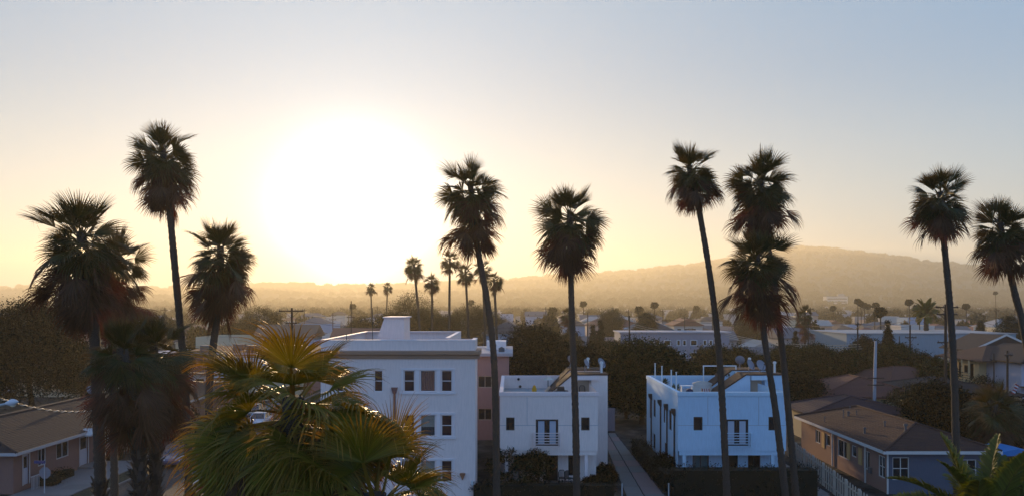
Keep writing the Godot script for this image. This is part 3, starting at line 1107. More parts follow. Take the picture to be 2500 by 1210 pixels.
func palm_trunk(points: Array, low: float, high: float, seed_: int, rough := 1.0) -> ArrayMesh:
	var r := RandomNumberGenerator.new()
	r.seed = seed_
	var c := Curve3D.new()
	for i in points.size():
		var a: Vector3 = points[maxi(i - 1, 0)]
		var b: Vector3 = points[mini(i + 1, points.size() - 1)]
		c.add_point(points[i], (a - b) * 0.16, (b - a) * 0.16)
	var n := int(c.get_baked_length() / 0.16)
	var p := []
	var q := []
	for i in n + 1:
		var t := float(i) / n
		p.append(c.sample_baked(t * c.get_baked_length(), true))
		q.append(lerpf(low, high, t) * (1.0 + rough * (0.07 * (i % 2) + r.randf_range(-0.06, 0.08))) * (1.0 + 0.6 * exp(-t * 40.0)))
	var g := Geo.new()
	g.tube(p, q, 10)
	return g.mesh()


# points run from the base to the heart of the crown, relative to the base
func fan_palm(label: String, points: Array, size: float, live: int, dead: int, skirt: float, seed_: int, fine := false, group := "tall fan palms", boots := 0.0, thick := 0.215, low_slope := -48.0) -> Node3D:
	var base: Vector3 = points[0]
	var o := thing("fan_palm", label, "palm tree", base, 0.0, group)
	var rel := []
	for p in points:
		rel.append(p - base)
	if group == "tall fan palms":
		rel[-1] += Vector3(0, 0.45, 0)
	var heart: Vector3 = rel[-1]
	var down: Vector3 = (rel[-2] - heart).normalized()
	put("trunk", palm_trunk(rel, thick, thick * 0.76, seed_), paint("palm_bark", 0.1, 0.075, 0.058, 0.95, "bark", 1.3), o)
	var r := RandomNumberGenerator.new()
	r.seed = seed_
	var green := foliage("palm_leaf", 1, 1, 1, Color(0.9, 0.7, 0.18), 0.4) if not fine else foliage("sunlit_palm_leaf", 1, 1, 1, Color(0.97, 0.8, 0.17), 0.42)
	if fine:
		green.albedo_color = lin(3.1, 2.6, 1.1)  # sunlit glow put into the foreground leaf colour, albedo raised above other palms
	var brown := foliage("palm_dead_leaf", 1, 1, 1, Color(0.85, 0.42, 0.17), 0.7)
	var slopes := [80, 64, 48, 32, 16, 0, -16, -32, -48]
	var gap := r.randf() * TAU
	var wind := r.randf() * TAU
	live = int(live * (1.0 if fine else 1.25))
	for k in live:
		var t := float(k) / live
		var az := k * 2.39996 + r.randf_range(-0.35, 0.35)
		if not fine and t > 0.25 and absf(angle_difference(az, gap)) < 0.3:
			continue
		var want := cos(az - wind) * 9.0 + lerpf(66.0 if fine else 86.0, low_slope, pow(t, 0.85)) + r.randf_range(-11, 11)
		var roll := 0.25 + 0.75 * minf(t * 2.5, 1.0)
		var best := 80
		for s in slopes:
			if absf(s - want) < absf(best - want):
				best = s
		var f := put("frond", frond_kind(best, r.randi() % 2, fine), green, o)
		var turn := Basis(Vector3.UP, az) * Basis(Vector3.BACK, deg_to_rad(want - best)) * Basis(Vector3.RIGHT, r.randf_range(-1.0, 1.0) * roll)
		f.transform = Transform3D(turn.scaled(Vector3.ONE * size * r.randf_range(0.72, 1.16) * lerpf(0.85, 1.0, minf(t * 4.0, 1.0))), heart + down * (t * 0.7 + r.randf_range(0.0, 0.25)) * size)
	var bunches := []
	for k in 7:
		bunches.append(k * TAU / 7.0 + r.randf_range(-0.4, 0.4))
	for k in dead:
		var t := (k + 0.5) / dead
		var outer := k % 5 < 3
		if outer and (k / 7) % 3 == 2:
			continue
		var best: int = ([-14, -40][r.randi() % 2] if outer else -74)
		var f := put("dead_frond", dead_kind(best, r.randi() % 3 if outer else 0), brown, o)
		var az: float = bunches[k % 7] + r.randf_range(-0.26, 0.26) if outer else k * 2.39996
		var turn := Basis(Vector3.UP, az) * Basis(Vector3.RIGHT, r.randf_range(-0.6, 0.6))
		f.transform = Transform3D(turn.scaled(Vector3.ONE * size * r.randf_range(0.75, 1.12)), heart + down * (0.3 * size + (r.randf() * 0.85 * skirt if outer else (0.25 + 0.9 * t) * skirt)))
	if boots > 0.0:
		# old leaf bases left on the trunk
		var g := Geo.new()
		var n := int(boots * 42)
		for k in n:
			var y := boots * k / n
			var i := 0
			while i < rel.size() - 2 and rel[i + 1].y < y:
				i += 1
			var c: Vector3 = rel[i].lerp(rel[i + 1], clampf((y - rel[i].y) / (rel[i + 1].y - rel[i].y), 0, 1))
			var a := k * 2.39996 + r.randf() * 0.4
			var out := Vector3(cos(a), 0, sin(a))
			var s := Vector3(-sin(a), 0, cos(a)) * r.randf_range(0.05, 0.1)
			var root := c + out * thick * 0.85
			var tip := root + out * r.randf_range(0.12, 0.3) + Vector3(0, r.randf_range(0.1, 0.35), 0)
			g.tint = Color(0.06, 0.045, 0.035) * r.randf_range(0.6, 1.4)
			g.quad(root - s, root + s, tip + s * 0.5, tip - s * 0.5)
			g.quad(root - Vector3(0, 0.1, 0) - s, root - Vector3(0, 0.1, 0) + s, tip + s * 0.5, tip - s * 0.5)
		var b := put("leaf_bases", g, foliage("palm_boot", 1, 1, 1, Color(0.1, 0.06, 0.03), 0.9), o)
		b.set_meta("kind", "stuff")
	return o


# A feather palm: arching fronds with two rows of leaflets.
func feather_frond(slope: float, length: float, pairs: int, leaflet: float, sag: float, seed_: int) -> ArrayMesh:
	var r := RandomNumberGenerator.new()
	r.seed = seed_
	var g := Geo.new()
	var a := deg_to_rad(slope)
	var d := Vector3(cos(a), sin(a), 0)
	var p := Vector3(0.05, 0, 0)
	var n := 14
	var pts := [p]
	var dirs := [d]
	for k in n:
		d = (d + Vector3.DOWN * sag / n * (0.4 + 1.2 * k / n)).normalized()
		p += d * length / n
		pts.append(p)
		dirs.append(d)
	g.tint = Color(0.11, 0.1, 0.03)
	var rad := []
	for k in n + 1:
		rad.append(lerpf(0.03, 0.006, float(k) / n) * length / 2.6)
	g.tube(pts, rad, 5, false)
	for k in pairs:
		var t := lerpf(0.14, 1.0, (k + 0.5) / pairs)
		var i := mini(int(t * n), n - 1)
		var q: Vector3 = pts[i].lerp(pts[i + 1], t * n - i)
		var dd: Vector3 = dirs[i]
		for sgn in 2:
			var s := sgn * 2.0 - 1.0
			var up := Vector3(0, 0, s).cross(dd) * s
			if up.y < 0:
				up = -up
			var out := (Vector3(0, 0, s) * 0.85 + dd * 0.75 + up * r.randf_range(0.15, 0.5)).normalized()
			var l := leaflet * sin(PI * lerpf(0.18, 0.93, t)) * r.randf_range(0.85, 1.1)
			var w := dd * 0.019 * leaflet / 0.4
			var m := q + out * l * 0.55
			var e := q + out * l + Vector3.DOWN * l * r.randf_range(0.08, 0.28)
			var f := r.randf_range(0.7, 1.25)
			g.tint = Color(0.11, 0.12, 0.022) * f
			g.quad(q - w * 0.6, q + w * 0.6, m + w, m - w)
			g.tri(m - w, m + w, e)
	return g.mesh()


func feather_palm(label: String, at: Vector3, tall: float, size: float, fronds: int, seed_: int, thick := 0.3, low := -20.0) -> Node3D:
	var o := thing("feather_palm", label, "palm tree", at)
	put("trunk", palm_trunk([Vector3.ZERO, Vector3(0.05, tall * 0.5, 0), Vector3(0, tall, 0)], thick * 1.1, thick, seed_, 2.5), paint("palm_bark", 0.1, 0.075, 0.058, 0.95, "bark", 1.3), o)
	var r := RandomNumberGenerator.new()
	r.seed = seed_
	var green := foliage("feather_leaf", 1, 1, 1, Color(0.9, 0.85, 0.2), 0.55)
	for k in fronds:
		var t := float(k) / fronds
		var want := lerpf(78.0, low, t)
		var best: int = int(round(want / 20.0)) * 20
		var key := "feather/%d/%d" % [best, k % 2]
		if not fan.has(key):
			fan[key] = feather_frond(best, 2.6, 96, 0.66, lerpf(0.7, 1.5, t), 50 + best + k % 2)
		var f := put("frond", fan[key], green, o)
		var turn := Basis(Vector3.UP, k * 2.39996 + r.randf_range(-0.25, 0.25)) * Basis(Vector3.BACK, deg_to_rad(want - best)) * Basis(Vector3.RIGHT, r.randf_range(-0.4, 0.4))
		f.transform = Transform3D(turn.scaled(Vector3.ONE * size * r.randf_range(0.88, 1.08)), Vector3(0, tall, 0))
	return o


func palms_near() -> void:
	fan_palm("tall fan palm nearest the sun, its trunk crossing the left town house's edge", [Vector3(-0.89, 0.0, -47.0), Vector3(-0.92, 1.37, -47.0), Vector3(-1.06, 9.04, -47.0), Vector3(-1.48, 13.0, -47.0), Vector3(-2.1, 16.46, -47.0), Vector3(-2.52, 19.73, -47.0)], 1.08, 40, 62, 2.3, 1)
	fan_palm("tall straight fan palm in front of the left town house's right window", [Vector3(3.93, 0.0, -47.0), Vector3(3.83, 6.57, -47.0), Vector3(3.64, 11.52, -47.0), Vector3(3.54, 15.47, -47.0), Vector3(3.49, 18.07, -47.0)], 1.16, 44, 56, 1.6, 2)
	fan_palm("tallest leaning fan palm in front of the right town house, small compact crown", [Vector3(13.06, 0.0, -47.0), Vector3(12.81, 5.33, -47.0), Vector3(12.49, 10.28, -47.0), Vector3(12.0, 14.48, -47.0), Vector3(11.21, 19.18, -47.0), Vector3(10.69, 20.92, -47.0)], 0.98, 38, 46, 1.1, 3)
	fan_palm("fan palm with the upper of two crowns stacked above the right town house", [Vector3(17.45, 0.0, -47.5), Vector3(17.0, 5.25, -47.5), Vector3(16.5, 10.25, -47.5), Vector3(16.07, 13.62, -47.5), Vector3(15.5, 17.5, -47.5), Vector3(15.17, 20.2, -47.5)], 1.12, 44, 54, 1.7, 4)
	fan_palm("fan palm with the lower of two crowns stacked above the right town house", [Vector3(16.37, 0.0, -46.0), Vector3(15.62, 6.46, -46.0), Vector3(15.06, 10.09, -46.0), Vector3(14.7, 13.0, -46.0), Vector3(14.53, 15.42, -46.0)], 1.18, 46, 60, 1.9, 5)
	fan_palm("tall fan palm standing before the brown-roofed bungalow on the right", [Vector3(26.39, 0.0, -46.0), Vector3(26.29, 4.28, -46.0), Vector3(26.15, 9.13, -46.0), Vector3(25.86, 13.48, -46.0), Vector3(25.49, 17.36, -46.0), Vector3(25.32, 19.13, -46.0)], 1.02, 42, 44, 1.1, 6)
	fan_palm("fan palm cut by the right edge of the picture", [Vector3(31.43, 0.0, -46.0), Vector3(30.99, 6.71, -46.0), Vector3(30.26, 11.55, -46.0), Vector3(29.78, 13.48, -46.0), Vector3(29.29, 15.66, -46.0), Vector3(28.86, 17.31, -46.0)], 1.06, 42, 50, 1.4, 7)
	fan_palm("broad fan palm at far left with a huge shaggy crown above the dark tree", [Vector3(-17.95, 0.0, -34.0), Vector3(-18.02, 5.66, -34.0), Vector3(-18.11, 8.35, -34.0), Vector3(-18.29, 11.93, -34.0), Vector3(-18.57, 13.89, -34.0), Vector3(-18.86, 15.68, -34.0)], 1.14, 46, 70, 2.4, 8, false, "tall fan palms", 5.2, 0.26)
	fan_palm("fan palm with a brown skirt half hidden behind the broad far-left palm", [Vector3(-22.97, 0.0, -45.0), Vector3(-23.07, 6.84, -45.0), Vector3(-23.02, 10.39, -45.0), Vector3(-22.88, 13.0, -45.0), Vector3(-22.78, 15.37, -45.0)], 1.1, 30, 90, 3.1, 9)
	fan_palm("very tall slender fan palm on the left, highest crown left of the sun", [Vector3(-17.42, 0.0, -42.0), Vector3(-17.51, 5.04, -42.0), Vector3(-17.64, 8.58, -42.0), Vector3(-17.91, 11.67, -42.0), Vector3(-18.24, 15.21, -42.0), Vector3(-18.55, 18.53, -42.0), Vector3(-18.88, 20.85, -42.0)], 1.0, 42, 60, 1.6, 10)
	fan_palm("fan palm with a wide hanging crown just left of the sun glare", [Vector3(-15.68, 0.0, -40.0), Vector3(-15.58, 8.37, -40.0), Vector3(-15.39, 10.68, -40.0), Vector3(-15.16, 12.37, -40.0), Vector3(-15.03, 14.05, -40.0), Vector3(-15.01, 15.48, -40.0)], 1.06, 40, 66, 2.0, 11)
	fan_palm("short bushy fan palm over the bungalow street, left one of the pair", [Vector3(-14.85, 0.0, -31.0), Vector3(-14.88, 7.13, -31.0), Vector3(-15.14, 9.41, -31.0), Vector3(-15.57, 11.24, -31.0)], 0.95, 40, 80, 2.1, 12, false, "short bushy fan palms", 8.0, 0.24)
	fan_palm("short bushy fan palm over the bungalow street, right one of the pair", [Vector3(-15.15, 0.0, -33.0), Vector3(-15.15, 6.75, -33.0), Vector3(-15.15, 9.18, -33.0), Vector3(-15.21, 11.23, -33.0)], 1.0, 40, 80, 2.0, 13, false, "short bushy fan palms", 8.0, 0.22)
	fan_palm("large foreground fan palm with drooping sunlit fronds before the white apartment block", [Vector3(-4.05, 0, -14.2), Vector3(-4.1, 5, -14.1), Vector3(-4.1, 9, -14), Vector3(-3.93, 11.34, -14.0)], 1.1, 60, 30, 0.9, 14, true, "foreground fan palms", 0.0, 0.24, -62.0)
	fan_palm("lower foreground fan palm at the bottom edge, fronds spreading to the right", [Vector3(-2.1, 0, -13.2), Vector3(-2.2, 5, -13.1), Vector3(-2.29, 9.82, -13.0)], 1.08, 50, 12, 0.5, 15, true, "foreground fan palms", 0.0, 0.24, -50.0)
	feather_palm("feathery palm with bright green fronds in the bottom right corner", Vector3(11.5, 0, -19), 7.44, 0.9, 30, 16, 0.25, -22.0)
	# palms farther back, around the sun
	var mid := [
		[905, 700, 908, 240.0, 1.01, "small distant fan palm under the sun, left one of two"], [946, 698, 941, 240.0, 0.94, "small distant fan palm under the sun, right one of two"],
		[1010, 645, 1032, 135.0, 1.11, "hazy fan palm leaning right of the sun, leftmost of the cluster"], [1054, 683, 1056, 140.0, 0.96, "lower hazy fan palm, second from left in the cluster by the sun"],
		[1098, 630, 1096, 138.0, 1.08, "hazy fan palm, tallest in the cluster by the sun"], [1136, 660, 1147, 140.0, 1.05, "hazy fan palm just left of the tall palm trunk by the sun"],
		[1178, 652, 1186, 142.0, 1.05, "hazy fan palm half hidden behind the tall palm's trunk"], [1206, 680, 1216, 132.0, 0.94, "hazy fan palm, rightmost of the cluster by the sun"],
		[108, 700, 112, 115.0, 0.84, "small fan palm with a skirt behind the dark tree at far left"], [1966, 762, 1966, 150.0, 1.11, "fan palm with a thick skirt behind the tree row right of centre"],
		[1388, 762, 1388, 150.0, 0.94, "spiky fan palm hidden half by the straight palm trunk"],
	]
	var k := 0
	for q in mid:
		var d: float = q[3]
		var x: float = (q[0] - 1250) / 1900.0 * d
		var y: float = 13.0 - (q[1] - 740) / 1900.0 * d
		var bx: float = (q[2] - 1250) / 1900.0 * d
		var skirt := 1.0 if k != 8 and k != 9 else 3.2
		fan_palm(q[5], [Vector3(bx, 0, -d), Vector3(lerpf(bx, x, 0.4), y * 0.5, -d), Vector3(x, y, -d)], q[4], 26, 18 if k < 8 else 34, skirt, 40 + k, false, "distant fan palms", 0.0, 0.24)
		k += 1
	feather_palm("date palm with a round arching crown beside the double-armed pole", Vector3(90.55, 0.0, -170.0), 11.03, 1.25, 46, 61, 0.45, -45.0)



# ---------------------------------------------------------------- other buildings near by
# hip or gable roof over a plan box: x half width, z half length; ridge along z unless turned by the caller
func roof_shape(hw: float, hl: float, eave: float, rise: float, hip: float, thick := 0.16, courses := 0) -> Geo:
	var g := Geo.new()
	var a := Vector3(-hw, eave, hl)
	var b := Vector3(hw, eave, hl)
	var c := Vector3(hw, eave, -hl)
	var d := Vector3(-hw, eave, -hl)
	var r0 := Vector3(0, eave + rise, hl - hip)
	var r1 := Vector3(0, eave + rise, -hl + hip)
	if courses == 0:
		g.quad(b, c, r1, r0)
		g.quad(d, a, r0, r1)
		g.tri(a, b, r0)
		g.tri(c, d, r1)
	else:
		# overlapping courses, each butt edge standing a little proud of the one below
		for side in [[b, c, r1, r0], [d, a, r0, r1], [a, b, r0, r0], [c, d, r1, r1]]:
			for k in courses:
				var t0 := float(k) / courses
				var t1 := (k + 1.0) / courses
				var lip := Vector3(0, 0.028, 0)
				var p0: Vector3 = side[0].lerp(side[3], t0)
				var p1: Vector3 = side[1].lerp(side[2], t0)
				var p2: Vector3 = side[1].lerp(side[2], t1)
				var p3: Vector3 = side[0].lerp(side[3], t1)
				g.quad(p0 + lip, p1 + lip, p2, p3)
				g.quad(p0, p1, p1 + lip, p0 + lip)
	var low := Vector3(0, -thick, 0)
	g.quad(a + low, b + low, b, a)
	g.quad(b + low, c + low, c, b)
	g.quad(c + low, d + low, d, c)
	g.quad(d + low, a + low, a, d)
	g.quad(a + low, d + low, c + low, b + low)
	return g


func ridge_caps(o: Node3D, hw: float, hl: float, eave: float, rise: float, hip: float, m: Material) -> void:
	var g := Geo.new()
	var r0 := Vector3(0, eave + rise + 0.03, hl - hip)
	var r1 := Vector3(0, eave + rise + 0.03, -hl + hip)
	for q in [[r0, r1], [Vector3(-hw, eave + 0.03, hl), r0], [Vector3(hw, eave + 0.03, hl), r0], [Vector3(-hw, eave + 0.03, -hl), r1], [Vector3(hw, eave + 0.03, -hl), r1]]:
		g.tube([q[0], q[1]], [0.09, 0.09], 6)
	put("ridge_cap", g, m, o)


func fascia(o: Node3D, hw: float, hl: float, eave: float, m: Material) -> void:
	var g := Geo.new()
	var t := 0.03
	g.span(Vector3(-hw - t, eave - 0.19, hl), Vector3(hw + t, eave + 0.02, hl + t))
	g.span(Vector3(-hw - t, eave - 0.19, -hl - t), Vector3(hw + t, eave + 0.02, -hl))
	g.span(Vector3(hw, eave - 0.19, -hl), Vector3(hw + t, eave + 0.02, hl))
	g.span(Vector3(-hw - t, eave - 0.19, -hl), Vector3(-hw, eave + 0.02, hl))
	put("fascia", g, m, o)


func roof_vent(label: String, at: Vector3, tall: float, fat: float) -> void:
	var g := Geo.new()
	g.lathe([Vector2(fat * 1.6, -0.1), Vector2(fat * 1.5, 0.02), Vector2(fat, 0.05), Vector2(fat, tall * 0.7), Vector2(fat * 1.7, tall * 0.72), Vector2(fat * 1.6, tall * 0.95), Vector2(0.02, tall)], Vector3.ZERO, 9)
	one("roof_vent", g, paint("vent_metal", 0.11, 0.1, 0.1, 0.5), label, "vent", "vents on the brown bungalow roof", at)


func apartment_block() -> void:
	var o := thing("apartment_block", "white three-storey apartment block behind the foreground palm", "building", Vector3(-14.2, 0, -52))
	var white := paint("apartment_stucco", 0.84, 0.68, 0.62, 0.9, "stucco", 0.4)
	var trim := paint("apartment_trim", 0.78, 0.68, 0.66, 0.7)
	var w := 11.74
	var top := 10.5
	var holes := []
	for row in [1.05, 4.1, 7.08]:
		for x in [6.94, 8.04, 9.45]:
			holes.append(Rect2(x, row, [0.76, 1.05, 0.76][[6.94, 8.04, 9.45].find(x)], 1.47))
		for x in [2.3, 4.95]:
			holes.append(Rect2(x, row, 0.62, 1.47))
	var g := Geo.new()
	g.wall(Vector3(1.4, 0, 0), Vector3.RIGHT, Vector3.UP, w - 1.4, top, holes.map(func(h): return Rect2(h.position - Vector2(1.4, 0), h.size)), 0.16)
	g.quad(Vector3(w, 0, 0), Vector3(w, 0, -3.2), Vector3(w, top, -3.2), Vector3(w, top, 0))
	g.quad(Vector3(w, 0, -3.2), Vector3(w - 2.0, 0, -3.2), Vector3(w - 2.0, top, -3.2), Vector3(w, top, -3.2))
	g.quad(Vector3(w - 2.0, 0, -3.2), Vector3(w - 2.0, 0, -16), Vector3(w - 2.0, top, -16), Vector3(w - 2.0, top, -3.2))
	g.quad(Vector3(1.4, 0, -16), Vector3(1.4, 0, 0), Vector3(1.4, top, 0), Vector3(1.4, top, -16))
	g.quad(Vector3(w - 2.0, 0, -16), Vector3(1.4, 0, -16), Vector3(1.4, top, -16), Vector3(w - 2.0, top, -16))
	put("wall", g, white, o)
	g = Geo.new()
	g.prism(PackedVector2Array([Vector2(1.4, -16), Vector2(w - 2.0, -16), Vector2(w - 2.0, -3.2), Vector2(w, -3.2), Vector2(w, 0), Vector2(1.4, 0)]), 0.0, 0.1, Vector3(0, 9.7, 0), Basis(Vector3.RIGHT, Vector3.BACK, Vector3.DOWN))
	put("roof", g, paint("pale_roofing", 0.36, 0.34, 0.36, 0.9, "stucco", 0.3), o)
	g = Geo.new()
	for q in [[1.4, -0.25, w, 0.0], [w - 0.25, -3.2, w, -0.25], [w - 2.25, -16.0, w - 2.0, -3.2], [1.4, -16.0, 1.65, -0.25], [1.65, -16.0, w - 2.25, -15.75]]:
		g.span(Vector3(q[0] - 0.02, top, q[1] - 0.02), Vector3(q[2] + 0.02, top + 0.07, q[3] + 0.02))
	put("coping", g, trim, o)
	# cornice with a dark soffit band
	var tan := paint("cornice_tan", 0.36, 0.22, 0.15, 0.8)
	g = Geo.new()
	g.prism(PackedVector2Array([Vector2(0, 9.3), Vector2(0.08, 9.3), Vector2(0.14, 9.5), Vector2(0.32, 9.62), Vector2(0.36, 9.82), Vector2(0, 9.86)]), -w - 0.3, -1.25, Vector3.ZERO, Basis(Vector3.BACK, Vector3.UP, Vector3.LEFT))
	g.span(Vector3(w + 0.002, 9.5, -3.2), Vector3(w + 0.3, 9.84, 0.02))
	put("cornice", g, tan, o)
	# stair head on the roof with one battered side
	g = Geo.new()
	g.prism(PackedVector2Array([Vector2(4.3, 9.7), Vector2(6.5, 9.7), Vector2(6.5, 11.95), Vector2(5.1, 11.95)]), -6.6, -3.4)
	put("stair_head", g, white, o)
	g = Geo.new()
	g.span(Vector3(5.0, 11.96, -6.7), Vector3(6.62, 12.04, -3.3))
	put("stair_head_roof", g, trim, o)
	var pane := paint("apartment_glass", 0.05, 0.022, 0.022, 0.08, "", 0.35, 0.6)
	var curtain := paint("rust_curtain", 0.36, 0.12, 0.07, 0.9)
	var shade := paint("cream_blind", 0.4, 0.37, 0.3, 0.9)
	var clear := StandardMaterial3D.new()
	clear.resource_name = "clear_glass"
	clear.albedo_color = Color(0.5, 0.5, 0.5, 0.12)
	clear.transparency = BaseMaterial3D.TRANSPARENCY_ALPHA
	clear.roughness = 0.05
	var n := 0
	for h in holes:
		var wide: float = h.size.x
		var at := Vector3(h.position.x, h.position.y, 0)
		var wn := window(o, at, Vector3.RIGHT, wide, 1.47, trim, 0, 1 if wide < 1.0 else 0, clear if wide > 1.0 else pane, 0.07, 0.1)
		if wide > 1.0:
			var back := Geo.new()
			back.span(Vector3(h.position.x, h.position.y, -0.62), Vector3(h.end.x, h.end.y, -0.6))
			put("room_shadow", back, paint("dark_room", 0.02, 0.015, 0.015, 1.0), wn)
			for s in ([0, 1, 2, 3, 4, 5] if n == 11 else [0]):
				var b := Geo.new()
				if n == 11:
					var x0: float = h.position.x + 0.08 + s * 0.15
					b.tube([Vector3(x0 + 0.07, h.position.y + 0.08, -0.26), Vector3(x0 + 0.075, h.end.y - 0.08, -0.26)], [0.085, 0.075], 8, false)
					put("curtain_fold", b, curtain, wn)
				else:
					b.span(Vector3(h.position.x + 0.06, h.position.y + (0.62 if n == 6 else 0.3), -0.21), Vector3(h.end.x - 0.06, h.end.y - 0.06, -0.2))
					put("blind", b, shade, wn)
		n += 1
	# outer casing round each group of three
	for row in [1.05, 4.1, 7.08]:
		var c := Geo.new()
		for x in [6.8, 7.74, 9.15, 10.24]:
			c.span(Vector3(x, row, 0.0), Vector3(x + (0.13 if x != 7.74 and x != 9.15 else 0.26), row + 1.47, 0.045))
		c.span(Vector3(6.72, row - 0.14, 0.0), Vector3(10.45, row, 0.09))
		c.span(Vector3(6.76, row + 1.47, 0.0), Vector3(10.41, row + 1.6, 0.06))
		put("window_casing", c, trim, o)
	g = Geo.new()
	g.span(Vector3(6.28, 2.8, 0.0), Vector3(6.42, 7.0, 0.12))
	g.prism(PackedVector2Array([Vector2(6.24, 7.0), Vector2(6.46, 7.0), Vector2(6.56, 7.4), Vector2(6.14, 7.4)]), 0.0, 0.2)
	put("downspout", g, paint("rust_pipe", 0.2, 0.09, 0.08, 0.7), o)
	g = Geo.new()
	g.lathe([Vector2(0.03, 0), Vector2(0.2, 0.42), Vector2(0.16, 0.44)], Vector3(10.9, 1.25, 0.2), 10)
	put("wall_planter", g, paint("terracotta", 0.3, 0.13, 0.07, 0.85), o)
	g = Geo.new()
	g.span(Vector3(11.5, 0.75, 0.0), Vector3(11.6, 1.15, 0.12))
	g.span(Vector3(11.47, 0.92, 0.12), Vector3(11.63, 1.2, 0.26))
	put("wall_lamp", g, paint("lamp_white", 0.6, 0.6, 0.6, 0.5), o)
	for q in [[4.6, -1.5, 3.0], [2.6, -2.5, 1.2]]:
		g = Geo.new()
		g.tube([Vector3(q[0], 9.7, q[1]), Vector3(q[0], 9.7 + q[2], q[1])], [0.025, 0.02], 6)
		g.beam(Vector3(q[0] - 0.35, 9.6 + q[2] * 0.7, q[1]), Vector3(q[0] + 0.35, 9.6 + q[2] * 0.7, q[1]), 0.02, 0.02)
		put("aerial", g, paint("dark_iron", 0.03, 0.03, 0.03, 0.5), o)


func salmon_building() -> void:
	var o := thing("apartment_building", "salmon pink apartment building with a flat roof behind the white block", "building", Vector3(-6.62, 0.0, -74.0))
	var w := 6.3
	var pink := paint("salmon_stucco", 0.34, 0.2, 0.18, 0.9, "stucco", 0.4)
	var g := Geo.new()
	var holes := []
	for row in [1.9, 5.0]:
		for x in [1.0, 3.4]:
			holes.append(Rect2(x, row, 1.3, 1.1))
	g.wall(Vector3.ZERO, Vector3.RIGHT, Vector3.UP, w, 8.0, holes)
	g.quad(Vector3(w, 0, 0), Vector3(w, 0, -12), Vector3(w, 8, -12), Vector3(w, 8, 0))
	g.quad(Vector3(0, 0, -12), Vector3(0, 0, 0), Vector3(0, 8, 0), Vector3(0, 8, -12))
	g.quad(Vector3(w, 0, -12), Vector3(0, 0, -12), Vector3(0, 8, -12), Vector3(w, 8, -12))
	put("wall", g, pink, o)
	g = Geo.new()
	g.span(Vector3(-0.4, 8.0, -12.3), Vector3(w + 0.4, 8.28, 0.4))
	put("roof", g, paint("pale_roofing", 0.36, 0.34, 0.36, 0.9, "stucco", 0.3), o)
	g = Geo.new()
	g.span(Vector3(4.0, 8.28, -9), Vector3(6.0, 9.1, -6))
	put("roof_box", g, paint("white_stucco", 0.84, 0.7, 0.64, 0.9, "stucco", 0.45), o)
	for h in holes:
		window(o, Vector3(h.position.x, h.position.y, 0), Vector3.RIGHT, h.size.x, h.size.y, paint("tan_door", 0.42, 0.33, 0.25, 0.7), 1, 0)
	g = Geo.new()
	g.lathe([Vector2(0.3, 0), Vector2(0.3, 0.35), Vector2(0.02, 0.5)], Vector3(5.6, 8.28, -2), 10)
	put("roof_fan", g, paint("vent_metal", 0.11, 0.1, 0.1, 0.5), o)


